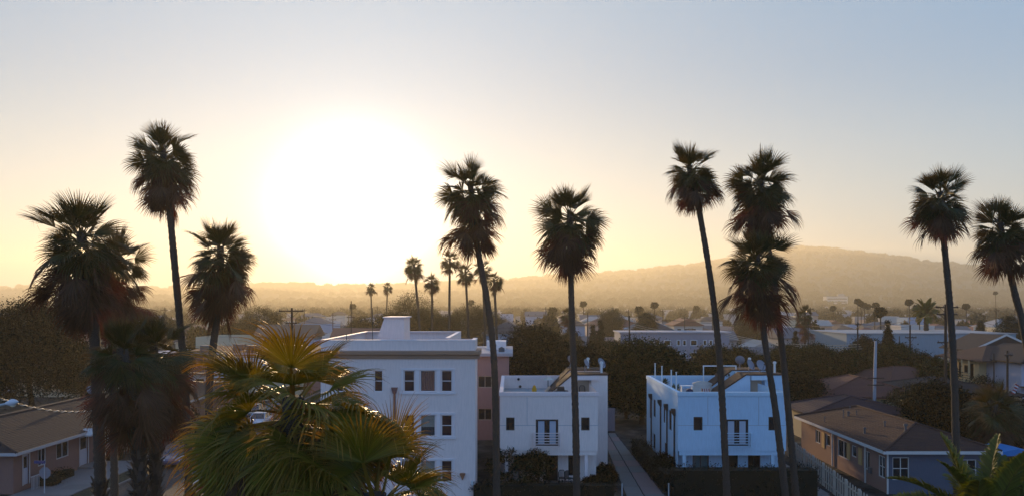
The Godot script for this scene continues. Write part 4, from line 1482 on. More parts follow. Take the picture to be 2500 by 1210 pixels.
func bungalow_right() -> void:
	# walls run from 53 to 69 m out; the long side faces the driveway and the low sun
	var o := thing("bungalow", "brown hip-roofed bungalow on the right with a sunlit side wall", "house", Vector3(29.2, 0, -61))
	var hw := 3.55
	var hl := 7.9
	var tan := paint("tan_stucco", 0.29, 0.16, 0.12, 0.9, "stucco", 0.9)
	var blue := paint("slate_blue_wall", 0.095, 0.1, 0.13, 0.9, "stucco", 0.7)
	var white := paint("eave_white", 0.55, 0.5, 0.46, 0.7)
	var g := Geo.new()
	var holes := [Rect2(3.2, 1.3, 1.0, 1.1), Rect2(5.4, 1.45, 0.8, 0.9), Rect2(7.7, 1.05, 2.0, 1.35), Rect2(10.2, 1.5, 0.8, 0.85), Rect2(12.2, 1.0, 0.95, 1.35), Rect2(14.5, 0.95, 0.95, 1.5)]
	g.wall(Vector3(-hw, 0, -hl), Vector3.BACK, Vector3.UP, hl * 2.0, 2.85, holes, 0.12)
	put("side_wall", g, tan, o)
	g = Geo.new()
	var fh := [Rect2(0.35, 0.95, 1.15, 1.55), Rect2(4.9, 0.95, 1.2, 1.4)]
	g.wall(Vector3(-hw, 0, hl), Vector3.RIGHT, Vector3.UP, hw * 2.0, 2.85, fh, 0.12)
	g.quad(Vector3(hw, 0, hl), Vector3(hw, 0, -hl), Vector3(hw, 2.85, -hl), Vector3(hw, 2.85, hl))
	g.quad(Vector3(hw, 0, -hl), Vector3(-hw, 0, -hl), Vector3(-hw, 2.85, -hl), Vector3(hw, 2.85, -hl))
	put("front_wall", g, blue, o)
	put("roof", roof_shape(hw + 0.45, hl + 0.45, 2.98, 1.35, 3.6, 0.16, 18), paint("brown_shingle", 0.12, 0.06, 0.045, 0.95, "roof", 0.9), o)
	ridge_caps(o, hw + 0.45, hl + 0.45, 2.98, 1.35, 3.6, paint("brown_shingle", 0.12, 0.06, 0.045))
	fascia(o, hw + 0.45, hl + 0.45, 2.98, white)
	for h in holes:
		window(o, Vector3(-hw, h.position.y, -hl + h.position.x), Vector3.BACK, h.size.x, h.size.y, white, 1 if h.size.x > 0.9 else 0, 1 if h.position.x > 14 else 0, null, 0.06, 0.06)
	for h in fh:
		window(o, Vector3(-hw + h.position.x, h.position.y, hl), Vector3.RIGHT, h.size.x, h.size.y, white, 1, 1)
	# open shutters that catch the sun
	for z in [-hl + 5.2, -hl + 10.0, -hl + 12.0]:
		g = Geo.new()
		g.span(Vector3(-hw - 0.06, 1.15, z - 0.55), Vector3(-hw - 0.01, 2.4, z))
		put("shutter", g, paint("shutter_yellow", 0.5, 0.3, 0.12, 0.8), o)
	g = Geo.new()
	g.span(Vector3(-hw - 0.05, 0, hl - 0.02), Vector3(-hw + 0.05, 2.79, hl + 0.06))
	put("corner_board", g, white, o)
	for z in [-hl + 6.8, hl - 3.2]:
		g = Geo.new()
		g.span(Vector3(-hw - 0.14, 0.05, z), Vector3(-hw - 0.04, 2.7, z + 0.1))
		put("downspout", g, white, o)
	g = Geo.new()
	g.span(Vector3(-hw - 0.16, 0.9, hl - 2.6), Vector3(-hw, 1.3, hl - 2.25))
	put("meter_box", g, paint("vent_metal", 0.11, 0.1, 0.1, 0.5), o)
	for q in [[2014, 1030, 0.55, 0.05, "thin roof vent leftmost on the brown bungalow roof"], [2060, 1020, 0.8, 0.05, "thin tall pipe on the brown roof's left half"], [2072, 1015, 0.45, 0.13, "fat twin vent near the brown roof's middle left"], [2092, 1012, 0.4, 0.06, "small pipe near the brown roof's ridge"], [2112, 1057, 0.5, 0.12, "square vent low on the sunlit brown slope"], [2161, 1040, 0.45, 0.1, "vent with a pale foot right of the brown roof's centre"], [2212, 1052, 0.6, 0.14, "tall metal vent beside the brown roof's front hip"], [2076, 998, 0.3, 0.06, "tiny pale pipe at the back of the brown roof"]]:
		# where the bearing meets the sunny slope
		var t := 30.0
		var p := Vector3.ZERO
		while t < 80.0:
			p = Vector3((q[0] - 1250) / 1900.0 * t, 13.0 - (q[1] - 740) / 1900.0 * t, -t)
			var up: float = 2.98 + 1.35 * (1.0 - absf(p.x - 29.2) / 4.0)
			if p.y <= up:
				break
			t += 0.05
		roof_vent(q[4], p, q[2] * 0.9, q[3] * 0.62)
	# picket fence between the path and the bungalow
	var f := thing("picket_fence", "pale picket fence between the garden path and the brown bungalow", "fence", Vector3.ZERO)
	var a := Vector3(20.9, 0, -45.0)
	var b := Vector3(23.4, 0, -66.0)
	var picket := Geo.new()
	picket.prism(PackedVector2Array([Vector2(-0.085, 0.06), Vector2(0.085, 0.06), Vector2(0.085, 1.6), Vector2(0.0, 1.7), Vector2(-0.085, 1.6)]), -0.015, 0.015, Vector3.ZERO, Basis(Vector3.UP, PI / 2))
	var pm := picket.mesh()
	var along := (b - a).normalized()
	var n := 40
	var pale := paint("picket_paint", 0.42, 0.34, 0.27, 0.8)
	for k in n:
		var o2 := put("picket", pm, pale, f)
		o2.position = a.lerp(b, float(k) / n) + Vector3(0, rng.randf_range(-0.02, 0.02), 0)
		o2.rotation.y = rng.randf_range(-0.06, 0.06)
	for y in [0.4, 1.3]:
		g = Geo.new()
		g.beam(a + Vector3(0.05, y, 0), b + Vector3(0.05, y, 0), 0.04, 0.09)
		put("rail", g, pale, f)
	for k in 9:
		g = Geo.new()
		var p := a.lerp(b, k / 8.0) + Vector3(0.09, 0, 0)
		g.span(p - Vector3(0.05, 0, 0.05), p + Vector3(0.05, 1.65, 0.05))
		put("post", g, pale, f)
	# blue tarpaulin canopy beyond the fronds on the right
	o = thing("canopy_tent", "bright blue tarpaulin canopy low behind the feathery palm", "canopy", Vector3(38.15, 0, -60))
	g = Geo.new()
	g.prism(PackedVector2Array([Vector2(-1.7, 1.5), Vector2(1.7, 1.5), Vector2(1.4, 1.75), Vector2(0.0, 2.05), Vector2(-1.4, 1.75)]), -1.4, 1.4)
	put("tarpaulin", g, paint("tarp_blue", 0.015, 0.16, 0.42, 0.5), o)
	for x in [-1.6, 1.6]:
		for z in [-1.3, 1.3]:
			g = Geo.new()
			g.tube([Vector3(x, 0, z), Vector3(x, 1.5, z)], [0.03, 0.03], 6)
			put("pole", g, paint("galvanised", 0.35, 0.36, 0.38, 0.5), o)
	g = Geo.new()
	g.span(Vector3(0, 0, -0.1), Vector3(5.5, 1.9, 0.1))
	one("garden_wall", g, paint("orange_wall", 0.45, 0.2, 0.08, 0.9, "stucco", 0.6), "orange garden wall catching the sun at the right edge", "wall", "", Vector3(42.66, 0, -66))


func bungalow_left() -> void:
	var o := thing("bungalow", "long pink bungalow with a grey hip roof along the left street", "house", Vector3(-40, 0, -74))
	var hw := 6.0
	var hl := 21.0
	var pink := paint("pink_stucco", 0.21, 0.115, 0.095, 0.9, "stucco", 0.7)
	var white := paint("eave_mauve_white", 0.4, 0.36, 0.35, 0.7)
	# distances along the wall are measured from the near corner, 53 m out
	var holes := [Rect2(1.0, 0.35, 0.75, 2.1), Rect2(2.75, 1.3, 0.95, 1.25), Rect2(5.0, 1.35, 1.6, 1.2), Rect2(8.1, 0.2, 1.25, 2.3), Rect2(11.6, 1.2, 0.9, 1.4), Rect2(15.0, 1.3, 1.3, 1.2), Rect2(19.5, 0.2, 1.0, 2.2), Rect2(23.0, 1.2, 1.4, 1.2), Rect2(28.0, 1.2, 1.4, 1.2), Rect2(33.0, 1.2, 1.4, 1.2)]
	var g := Geo.new()
	g.wall(Vector3(hw, 0, hl), Vector3.FORWARD, Vector3.UP, hl * 2.0, 2.75, holes, 0.12)
	g.wall(Vector3(-hw, 0, hl), Vector3.RIGHT, Vector3.UP, hw * 2.0, 2.75)
	g.wall(Vector3(-hw, 0, -hl), Vector3.BACK, Vector3.UP, hl * 2.0, 2.75)
	g.wall(Vector3(hw, 0, -hl), Vector3.LEFT, Vector3.UP, hw * 2.0, 2.75)
	put("wall", g, pink, o)
	put("roof", roof_shape(hw + 0.6, hl + 0.6, 2.9, 1.25, 5.0, 0.16, 24), paint("grey_shingle", 0.055, 0.043, 0.045, 0.95, "roof", 0.9), o)
	ridge_caps(o, hw + 0.6, hl + 0.6, 2.9, 1.25, 5.0, paint("grey_shingle", 0.055, 0.043, 0.045))
	fascia(o, hw + 0.6, hl + 0.6, 2.9, white)
	var k := 0
	for h in holes:
		var at := Vector3(hw, h.position.y, hl - h.position.x)
		if h.size.y > 2.0:
			var d := Geo.new()
			var mid := at + Vector3(-0.11, 0, 0)
			d.span(mid + Vector3(-0.02, 0, -h.size.x), mid + Vector3(0.02, h.size.y, 0))
			var leaf := put("door", d, paint("white_door", 0.42, 0.39, 0.42, 0.6), o)
			d = Geo.new()
			d.span(mid + Vector3(0.02, h.size.y * 0.55, -h.size.x + 0.15), mid + Vector3(0.035, h.size.y - 0.15, -0.15))
			put("pane", d, glass(), leaf)
			d = Geo.new()
			for s in [0.0, h.size.x]:
				d.span(at + Vector3(0, 0, -s - 0.05), at + Vector3(0.04, h.size.y, -s + 0.05))
			d.span(at + Vector3(0, h.size.y, -h.size.x - 0.05), at + Vector3(0.05, h.size.y + 0.1, 0.05))
			put("door_casing", d, white, o)
		else:
			window(o, at, Vector3.FORWARD, h.size.x, h.size.y, white, 1, 0, null, 0.07, 0.05)
		k += 1
	# gabled hood over the white double door, and its handrail
	g = Geo.new()
	g.prism(PackedVector2Array([Vector2(-1.0, 2.62), Vector2(1.0, 2.62), Vector2(1.0, 2.72), Vector2(0, 3.1), Vector2(-1.0, 2.72)]), 0.0, 1.1, Vector3(hw + 0.02, 0, hl - 8.7), Basis(Vector3.UP, PI / 2))
	put("porch_hood", g, white, o)
	for q in [[9.7, 1.0], [0.75, 0.6]]:
		g = Geo.new()
		for i in 6:
			g.span(Vector3(hw + 0.8, 0.1, hl - q[0] - i * 0.16), Vector3(hw + 0.83, 1.0, hl - q[0] - i * 0.16 + 0.03))
		g.span(Vector3(hw + 0.78, 1.0, hl - q[0] - 0.9), Vector3(hw + 0.85, 1.05, hl - q[0] + 0.1))
		put("handrail", g, white, o)
	g = Geo.new()
	g.span(Vector3(hw - 0.02, 0, hl - 10.2), Vector3(hw + 1.2, 0.2, hl - 7.8))
	put("step", g, paint("pavement_concrete", 0.2, 0.2, 0.2), o)
	hedge("box_hedge", "small square dark hedge below the white double door on the left", Vector3(-33.6, 0, -65.4), 1.1, 0.95, 1.6, 41)
	hedge("box_hedge", "small square dark hedge at the near corner of the pink bungalow", Vector3(-33.7, 0, -56.2), 1.3, 0.85, 1.3, 42)
	hedge("box_hedge", "low reddish hedge under the pink bungalow's first window", Vector3(-33.7, 0, -58.6), 0.9, 0.7, 2.0, 43)
	for q in [[78, 1005, "pale skylight at the back edge of the pink bungalow's roof", 1.6], [140, 985, "small pale skylight farther along the pink bungalow's roof", 0.8]]:
		g = Geo.new()
		g.span(Vector3(-q[3] * 0.5, -0.3, -0.4), Vector3(q[3] * 0.5, 0.12, 0.4))
		one("skylight", g, paint("lamp_white", 0.6, 0.6, 0.6, 0.5), q[2], "skylight", "skylights on the pink bungalow", Vector3(-40.2, 4.2, -40.2 * 1900.0 / (q[0] - 1250)))
	dish("pale satellite dish at the ridge of the pink bungalow beside the palm trunk", Vector3(-40.0, 4.1, -73.5), 0.8, 1.2)
	# stop sign seen from behind, and the street name sign above it
	o = thing("stop_sign", "grey back of an octagonal stop sign at the corner by the pink bungalow", "sign", Vector3(-31.88, 0.0, -53.0))
	g = Geo.new()
	g.tube([Vector3(0, 0, 0), Vector3(0, 2.35, 0)], [0.035, 0.035], 7)
	put("post", g, paint("galvanised", 0.35, 0.36, 0.38, 0.5), o)
	g = Geo.new()
	var oct := PackedVector2Array()
	for i in 8:
		oct.append(Vector2(cos(TAU * (i + 0.5) / 8), sin(TAU * (i + 0.5) / 8)) * 0.41)
	g.prism(oct, -0.06, -0.04, Vector3(0, 1.45, 0))
	put("plate", g, paint("sign_back", 0.2, 0.18, 0.2, 0.5), o)
	g = Geo.new()
	g.span(Vector3(-0.5, 2.12, -0.02), Vector3(0.25, 2.32, 0.02))
	one("street_sign", g, paint("sign_blue", 0.03, 0.04, 0.13, 0.5), "small blue street name plate above the stop sign", "sign", "", Vector3(-32.02, 0.0, -52.9))


func tile_house(label: String, at: Vector3, hw: float, hl: float, eave: float, rise: float, hip: float, turn: float, roof_m: Material, wall_m: Material, holes := []) -> Node3D:
	var o := thing("house", label, "house", at, turn)
	var g := Geo.new()
	g.wall(Vector3(-hw, 0, hl), Vector3.RIGHT, Vector3.UP, hw * 2, eave, holes)
	g.wall(Vector3(hw, 0, hl), Vector3.FORWARD, Vector3.UP, hl * 2, eave)
	g.wall(Vector3(hw, 0, -hl), Vector3.LEFT, Vector3.UP, hw * 2, eave)
	g.wall(Vector3(-hw, 0, -hl), Vector3.BACK, Vector3.UP, hl * 2, eave)
	put("wall", g, wall_m, o)
	put("roof", roof_shape(hw + 0.5, hl + 0.5, eave + 0.15, rise, hip, 0.16, 16), roof_m, o)
	ridge_caps(o, hw + 0.5, hl + 0.5, eave + 0.15, rise, hip, roof_m)
	for h in holes:
		window(o, Vector3(-hw + h.position.x, h.position.y, hl), Vector3.RIGHT, h.size.x, h.size.y, paint("eave_white", 0.55, 0.5, 0.46, 0.7), 1, 0)
	return o


func houses_right() -> void:
	var tile := paint("red_tile", 0.19, 0.075, 0.06, 0.9, "roof", 1.2)
	var dark := paint("plum_tile", 0.1, 0.055, 0.06, 0.9, "roof", 1.2)
	var cream := paint("cream_wall", 0.5, 0.38, 0.22, 0.9, "stucco", 0.6)
	tile_house("wide house with a red tile hip roof behind the right bungalow", Vector3(38.67, 0.0, -88.0), 5.6, 5.0, 2.9, 1.75, 4.2, 0.0, tile, cream, [Rect2(1.5, 1.0, 1.6, 1.3), Rect2(5.0, 1.0, 1.8, 1.3), Rect2(8.8, 0.1, 2.2, 2.1)])
	tile_house("small house with a plum red hip roof directly behind the brown roof", Vector3(32.8, 0.0, -76.0), 4.8, 3.2, 2.55, 1.3, 3.0, 0.0, dark, cream, [Rect2(1.0, 1.0, 1.2, 1.1)])
	tile_house("low house with a faded red roof under the tree row", Vector3(52.0, 0.0, -104.0), 7.0, 4.5, 2.8, 1.6, 4.0, PI / 2, tile, cream, [Rect2(2.0, 1.0, 1.4, 1.2)])
	tile_house("dark-roofed house between the dark trees right of the steel pole", Vector3(49.26, 0.0, -90.0), 6.5, 5.0, 2.8, 1.5, 4.5, 0.0, paint("grey_shingle", 0.055, 0.043, 0.045, 0.95, "roof", 0.9), cream, [Rect2(2.0, 1.0, 1.4, 1.2)])
	# two-storey flats with an open gallery
	var o := thing("apartment_building", "two-storey cream flats with an open gallery and stair at the right", "building", Vector3(60.6, 0, -107.5), -PI / 2)
	var g := Geo.new()
	var sun_wall := paint("gallery_cream", 0.6, 0.42, 0.22, 0.9, "stucco", 0.6)
	var w := 6.6
	var holes := [Rect2(0.6, 3.9, 0.9, 1.2), Rect2(2.0, 3.1, 0.85, 2.0), Rect2(3.3, 3.8, 0.9, 1.0), Rect2(4.6, 3.1, 0.85, 2.0), Rect2(1.2, 0.2, 0.9, 2.0), Rect2(4.2, 0.9, 1.2, 1.2)]
	g.wall(Vector3.ZERO, Vector3.RIGHT, Vector3.UP, w, 5.6, holes)
	g.wall(Vector3(0, 0, -9), Vector3.BACK, Vector3.UP, 9, 5.6)
	g.wall(Vector3(w, 0, 0), Vector3.FORWARD, Vector3.UP, 9, 5.6)
	g.wall(Vector3(w, 0, -9), Vector3.LEFT, Vector3.UP, w, 5.6)
	put("wall", g, sun_wall, o)
	var rs := put("roof", roof_shape(5.5, 4.6, 5.7, 1.7, 4.0), paint("brown_shingle", 0.12, 0.06, 0.045, 0.95, "roof", 0.9), o)
	rs.position = Vector3(w / 2, 0, -3.6)
	for h in holes:
		window(o, Vector3(h.position.x, h.position.y, 0), Vector3.RIGHT, h.size.x, h.size.y, paint("bronze_frame", 0.035, 0.03, 0.03, 0.5), 0, 0)
	g = Geo.new()
	g.span(Vector3(-0.2, 2.75, 0.0), Vector3(w, 2.95, 1.3))
	put("gallery_floor", g, sun_wall, o)
	for k in 5:
		g = Geo.new()
		g.span(Vector3(k * 1.6, 0, 1.15), Vector3(k * 1.6 + 0.12, 5.6, 1.27))
		put("gallery_post", g, sun_wall, o)
	for y in [3.3, 3.6, 3.9]:
		g = Geo.new()
		g.span(Vector3(0, y, 1.2), Vector3(w, y + 0.05, 1.25))
		put("gallery_rail", g, paint("bronze_frame", 0.035, 0.03, 0.03, 0.5), o)
	g = Geo.new()
	g.prism(PackedVector2Array([Vector2(2.2, 0), Vector2(4.6, 0), Vector2(4.6, 0.3), Vector2(2.4, 2.9), Vector2(2.2, 2.9)]), 1.3, 2.3)
	put("stair", g, paint("stair_rust", 0.22, 0.12, 0.09, 0.9), o)
	o = thing("house", "pale two-storey house with a gabled roof at the right edge", "house", Vector3(64.6, 0, -94))
	g = Geo.new()
	holes = [Rect2(0.9, 3.7, 1.6, 1.2), Rect2(3.6, 3.7, 1.0, 1.1), Rect2(0.6, 0.9, 1.2, 1.1)]
	g.wall(Vector3(-3, 0, 0), Vector3.RIGHT, Vector3.UP, 8, 5.8, holes)
	g.wall(Vector3(-3, 0, -9), Vector3.BACK, Vector3.UP, 9, 5.8)
	g.wall(Vector3(5, 0, 0), Vector3.FORWARD, Vector3.UP, 9, 5.8)
	g.wall(Vector3(5, 0, -9), Vector3.LEFT, Vector3.UP, 8, 5.8)
	put("wall", g, paint("lilac_wall", 0.42, 0.38, 0.43, 0.9, "stucco", 0.6), o)
	rs = put("roof", roof_shape(4.6, 5.2, 5.9, 1.9, 0.02), paint("grey_shingle", 0.055, 0.043, 0.045, 0.95, "roof", 0.9), o)
	rs.position = Vector3(1, 0, -4.5)
	for h in holes:
		window(o, Vector3(-3 + h.position.x, h.position.y, 0), Vector3.RIGHT, h.size.x, h.size.y, paint("eave_white", 0.55, 0.5, 0.46, 0.7), 1, 0)
	g = Geo.new()
	g.prism(PackedVector2Array([Vector2(-3.4, 2.9), Vector2(5.4, 2.9), Vector2(5.4, 3.0), Vector2(-3.4, 3.0)]), 0.0, 1.6)
	put("porch_roof", g, paint("brown_shingle", 0.12, 0.06, 0.045, 0.95, "roof", 0.9), o)
	o = thing("house", "mauve house with a white-edged gable behind the flats", "house", Vector3(81.18, 0.0, -128.0))
	g = Geo.new()
	g.wall(Vector3(-5, 0, 0), Vector3.RIGHT, Vector3.UP, 10, 5.4)
	g.prism(PackedVector2Array([Vector2(-5, 5.4), Vector2(5, 5.4), Vector2(0, 7.6)]), -9, 0.0)
	g.wall(Vector3(-5, 0, -9), Vector3.BACK, Vector3.UP, 9, 5.4)
	g.wall(Vector3(5, 0, 0), Vector3.FORWARD, Vector3.UP, 9, 5.4)
	put("wall", g, paint("mauve_stucco", 0.2, 0.17, 0.19, 0.9, "stucco", 0.5), o)
	rs = put("roof", roof_shape(5.6, 5.0, 5.3, 2.5, 0.02), paint("grey_shingle", 0.055, 0.043, 0.045, 0.95, "roof", 0.9), o)
	rs.position.z = -4.6
	g = Geo.new()
	g.beam(Vector3(-5.6, 5.3, 0.45), Vector3(0, 7.85, 0.45), 0.08, 0.3)
	g.beam(Vector3(5.6, 5.3, 0.45), Vector3(0, 7.85, 0.45), 0.08, 0.3)
	put("barge_board", g, paint("eave_white", 0.55, 0.5, 0.46, 0.7), o)
	# long blue warehouse
	o = thing("warehouse", "long pale blue warehouse wall beyond the tree row at right", "building", Vector3(67.16, 0.0, -156.0))
	g = Geo.new()
	holes = []
	for k in 9:
		holes.append(Rect2(17.5 + k * 1.9, 1.2 + (1.6 if k % 3 == 2 else 0.0), 0.9, 1.3))
	g.wall(Vector3.ZERO, Vector3.RIGHT, Vector3.UP, 34.0, 6.9, holes)
	g.wall(Vector3(0, 0, -20), Vector3.BACK, Vector3.UP, 20, 6.9)
	g.wall(Vector3(34, 0, 0), Vector3.FORWARD, Vector3.UP, 20, 6.9)
	g.wall(Vector3(34, 0, -20), Vector3.LEFT, Vector3.UP, 34, 6.9)
	put("wall", g, paint("warehouse_blue", 0.23, 0.28, 0.31, 0.9, "stucco", 0.2), o)
	g = Geo.new()
	g.span(Vector3(-0.2, 6.9, -20.2), Vector3(34.2, 7.05, 0.2))
	put("roof", g, paint("grey_deck", 0.3, 0.3, 0.3, 0.9, "stucco", 0.4), o)
	for h in holes:
		window(o, Vector3(h.position.x, h.position.y, 0), Vector3.RIGHT, h.size.x, h.size.y, paint("bronze_frame", 0.035, 0.03, 0.03, 0.5), 0, 0)
	# long grey-blue two-storey block with white windows
	o = thing("apartment_building", "long grey-blue two-storey block with white windows above the dark trees", "building", Vector3(23.85, 0.0, -171.0))
	holes = []
	var at := 0.8
	for k in 11:
		var ww: float = [0.8, 0.8, 1.5][k % 3]
		holes.append(Rect2(at, 3.7, ww, 1.3))
		holes.append(Rect2(at, 1.0, ww, 1.3))
		at += ww + [0.5, 0.9, 1.3][k % 3]
	g = Geo.new()
	var long := 24.0
	g.wall(Vector3.ZERO, Vector3.RIGHT, Vector3.UP, long, 6.5, holes)
	g.wall(Vector3(0, 0, -10), Vector3.BACK, Vector3.UP, 10, 6.5)
	g.wall(Vector3(long, 0, 0), Vector3.FORWARD, Vector3.UP, 10, 6.5)
	g.wall(Vector3(long, 0, -10), Vector3.LEFT, Vector3.UP, long, 6.5)
	put("wall", g, paint("grey_blue_wall", 0.25, 0.25, 0.29, 0.9, "stucco", 0.3), o)
	g = Geo.new()
	g.span(Vector3(-0.3, 6.5, -10.3), Vector3(long + 0.3, 6.75, 0.3))
	put("roof", g, paint("pale_roofing", 0.36, 0.34, 0.36, 0.9, "stucco", 0.3), o)
	for h in holes:
		window(o, Vector3(h.position.x, h.position.y, 0), Vector3.RIGHT, h.size.x, h.size.y, paint("lamp_white", 0.6, 0.6, 0.6, 0.5), 0, 0, null, 0.14, 0.02)


func cars() -> void:
	car("purple-grey hatchback parked at the left kerb, facing the camera", Vector3(-26.9, 0.01, -63.2), PI / 2, paint("car_mauve", 0.1, 0.07, 0.11, 0.25, "", 0.35, 0.8))
	car("pale parked car farther along the street behind the palm fronds", Vector3(-26.6, 0.01, -82), PI / 2, paint("car_pale", 0.42, 0.42, 0.48, 0.25, "", 0.35, 0.8))
	car("dark car parked in the shade beyond the round street tree", Vector3(-29.2, 0.12, -88), PI / 2, paint("car_dark", 0.03, 0.03, 0.04, 0.25, "", 0.35, 0.8))


# Body as a loft of rounded sections along x: front at -x.
func car(label: String, at: Vector3, turn: float, coat: Material) -> void:
	var o := thing("parked_car", label, "car", at, turn, "cars parked along the side street")
	var body := [[-2.1, 0.45, 0.62, 0.7], [-2.0, 0.3, 0.78, 0.8], [-1.5, 0.24, 0.9, 0.86], [-0.9, 0.24, 0.98, 0.87], [0.0, 0.24, 1.0, 0.87], [1.2, 0.24, 1.02, 0.87], [1.8, 0.28, 1.02, 0.84], [2.1, 0.4, 0.95, 0.76]]
	var g := Geo.new()
	var rings := []
	for s in body:
		var ring := []
		for q in [[-1.0, 0.12], [-1.0, 0.75], [-0.9, 1.0], [0.9, 1.0], [1.0, 0.75], [1.0, 0.12], [0.8, 0.0], [-0.8, 0.0]]:
			ring.append(Vector3(s[0], lerpf(s[1], s[2], q[1]), q[0] * s[3]))
		rings.append(ring)
	for i in rings.size() - 1:
		for k in 8:
			g.quad(rings[i][(k + 1) % 8], rings[i][k], rings[i + 1][k], rings[i + 1][(k + 1) % 8])
	for k in range(1, 7):
		g.tri(rings[0][0], rings[0][k], rings[0][k + 1])
		g.tri(rings[-1][0], rings[-1][k + 1], rings[-1][k])
	put("body", g, coat, o)
	g = Geo.new()
	var cab := [[-0.95, 0.97, 0.8], [-0.25, 1.42, 0.62], [0.9, 1.46, 0.62], [1.75, 1.0, 0.72]]
	for s in [-1, 1]:
		for i in 3:
			var a := Vector3(cab[i][0], 0.96, 0.8 * s)
			var b := Vector3(cab[i + 1][0], 0.96, 0.8 * s)
			var c2 := Vector3(cab[i + 1][0], cab[i + 1][1], cab[i + 1][2] * s)
			var d := Vector3(cab[i][0], cab[i][1], cab[i][2] * s)
			if s > 0:
				g.quad(a, b, c2, d)
			else:
				g.quad(b, a, d, c2)
	for i in [0, 2]:
		g.quad(Vector3(cab[i][0], cab[i][1], cab[i][2]), Vector3(cab[i + 1][0], cab[i + 1][1], cab[i + 1][2]), Vector3(cab[i + 1][0], cab[i + 1][1], -cab[i + 1][2]), Vector3(cab[i][0], cab[i][1], -cab[i][2]))
	put("glasshouse", g, glass(), o)
	g = Geo.new()
	g.box(Vector3(0.33, 1.455, 0), Vector3(1.2, 0.05, 1.26))
	for s in [-1, 1]:
		g.beam(Vector3(-0.97, 0.97, 0.8 * s), Vector3(-0.25, 1.45, 0.625 * s), 0.07, 0.05)
		g.beam(Vector3(0.92, 1.46, 0.625 * s), Vector3(1.77, 1.0, 0.735 * s), 0.09, 0.05)
		g.beam(Vector3(0.3, 0.98, 0.81 * s), Vector3(0.33, 1.45, 0.635 * s), 0.06, 0.04)
	put("roof", g, coat, o)
	for x in [-1.3, 1.3]:
		for s in [-1, 1]:
			g = Geo.new()
			g.tube([Vector3(x, 0.32, s * 0.7), Vector3(x, 0.32, s * 0.9)], [0.32, 0.31], 16)
			var tyre := put("wheel", g, paint("tyre", 0.015, 0.015, 0.015, 0.9), o)
			g = Geo.new()
			g.tube([Vector3(x, 0.32, s * 0.89), Vector3(x, 0.32, s * 0.915)], [0.2, 0.17], 12)
			put("rim", g, paint("alloy", 0.35, 0.35, 0.37, 0.35), tyre)
	for s in [-1, 1]:
		g = Geo.new()
		g.box(Vector3(-2.0, 0.66, s * 0.58), Vector3(0.14, 0.14, 0.34))
		put("headlight", g, paint("lamp_white", 0.6, 0.6, 0.6, 0.2), o)
		g = Geo.new()
		g.box(Vector3(2.05, 0.8, s * 0.62), Vector3(0.1, 0.16, 0.26))
		put("tail_light", g, paint("tail_red", 0.25, 0.01, 0.01, 0.2), o)
		g = Geo.new()
		g.box(Vector3(-0.6, 1.0, s * 0.93), Vector3(0.1, 0.13, 0.16))
		put("mirror", g, coat, o)
	g = Geo.new()
	g.box(Vector3(-2.06, 0.52, 0), Vector3(0.06, 0.1, 0.9))
	put("grille", g, paint("dark_iron", 0.03, 0.03, 0.03, 0.5), o)


# ---------------------------------------------------------------- poles, wires, lamps
func pole(label: String, at: Vector3, tall: float, thick: float, arms: Array, turn := 0.0, group := "wooden utility poles") -> void:
	var o := thing("utility_pole", label, "utility pole", at, turn, group)
	var wood := paint("pole_wood", 0.075, 0.05, 0.038, 0.95, "bark", 0.8)
	var g := Geo.new()
	g.tube([Vector3.ZERO, Vector3(0, tall * 0.5, 0), Vector3(0, tall, 0)], [thick, thick * 0.85, thick * 0.7], 8)
	put("shaft", g, wood, o)
	for a in arms:
		g = Geo.new()
		g.span(Vector3(-a[1] * 0.5, a[0] - 0.07, thick), Vector3(a[1] * 0.5, a[0] + 0.07, thick + 0.12))
		g.beam(Vector3(-a[1] * 0.3, a[0] - 0.05, thick + 0.06), Vector3(0, a[0] - 0.75, thick * 0.9), 0.05, 0.03)
		g.beam(Vector3(a[1] * 0.3, a[0] - 0.05, thick + 0.06), Vector3(0, a[0] - 0.75, thick * 0.9), 0.05, 0.03)
		var arm := put("crossarm", g, wood, o)
		for k in 4:
			g = Geo.new()
			g.lathe([Vector2(0.03, 0), Vector2(0.06, 0.06), Vector2(0.04, 0.14), Vector2(0.02, 0.18)], Vector3((k / 3.0 - 0.5) * a[1] * 0.92, a[0] + 0.07, thick + 0.06), 6)
			put("insulator", g, paint("insulator", 0.12, 0.1, 0.1, 0.3), arm)


func wire(label: String, a: Vector3, b: Vector3, sag: float, thick: float, m: Material, group := "overhead wires") -> void:
	var p := []
	var r := []
	for k in 25:
		var t := k / 24.0
		p.append(a.lerp(b, t) + Vector3(0, -4.0 * sag * t * (1.0 - t), 0))
		r.append(thick)
	var g := Geo.new()
	g.tube(p, r, 5)
	one("overhead_wire", g, m, label, "wire", group)


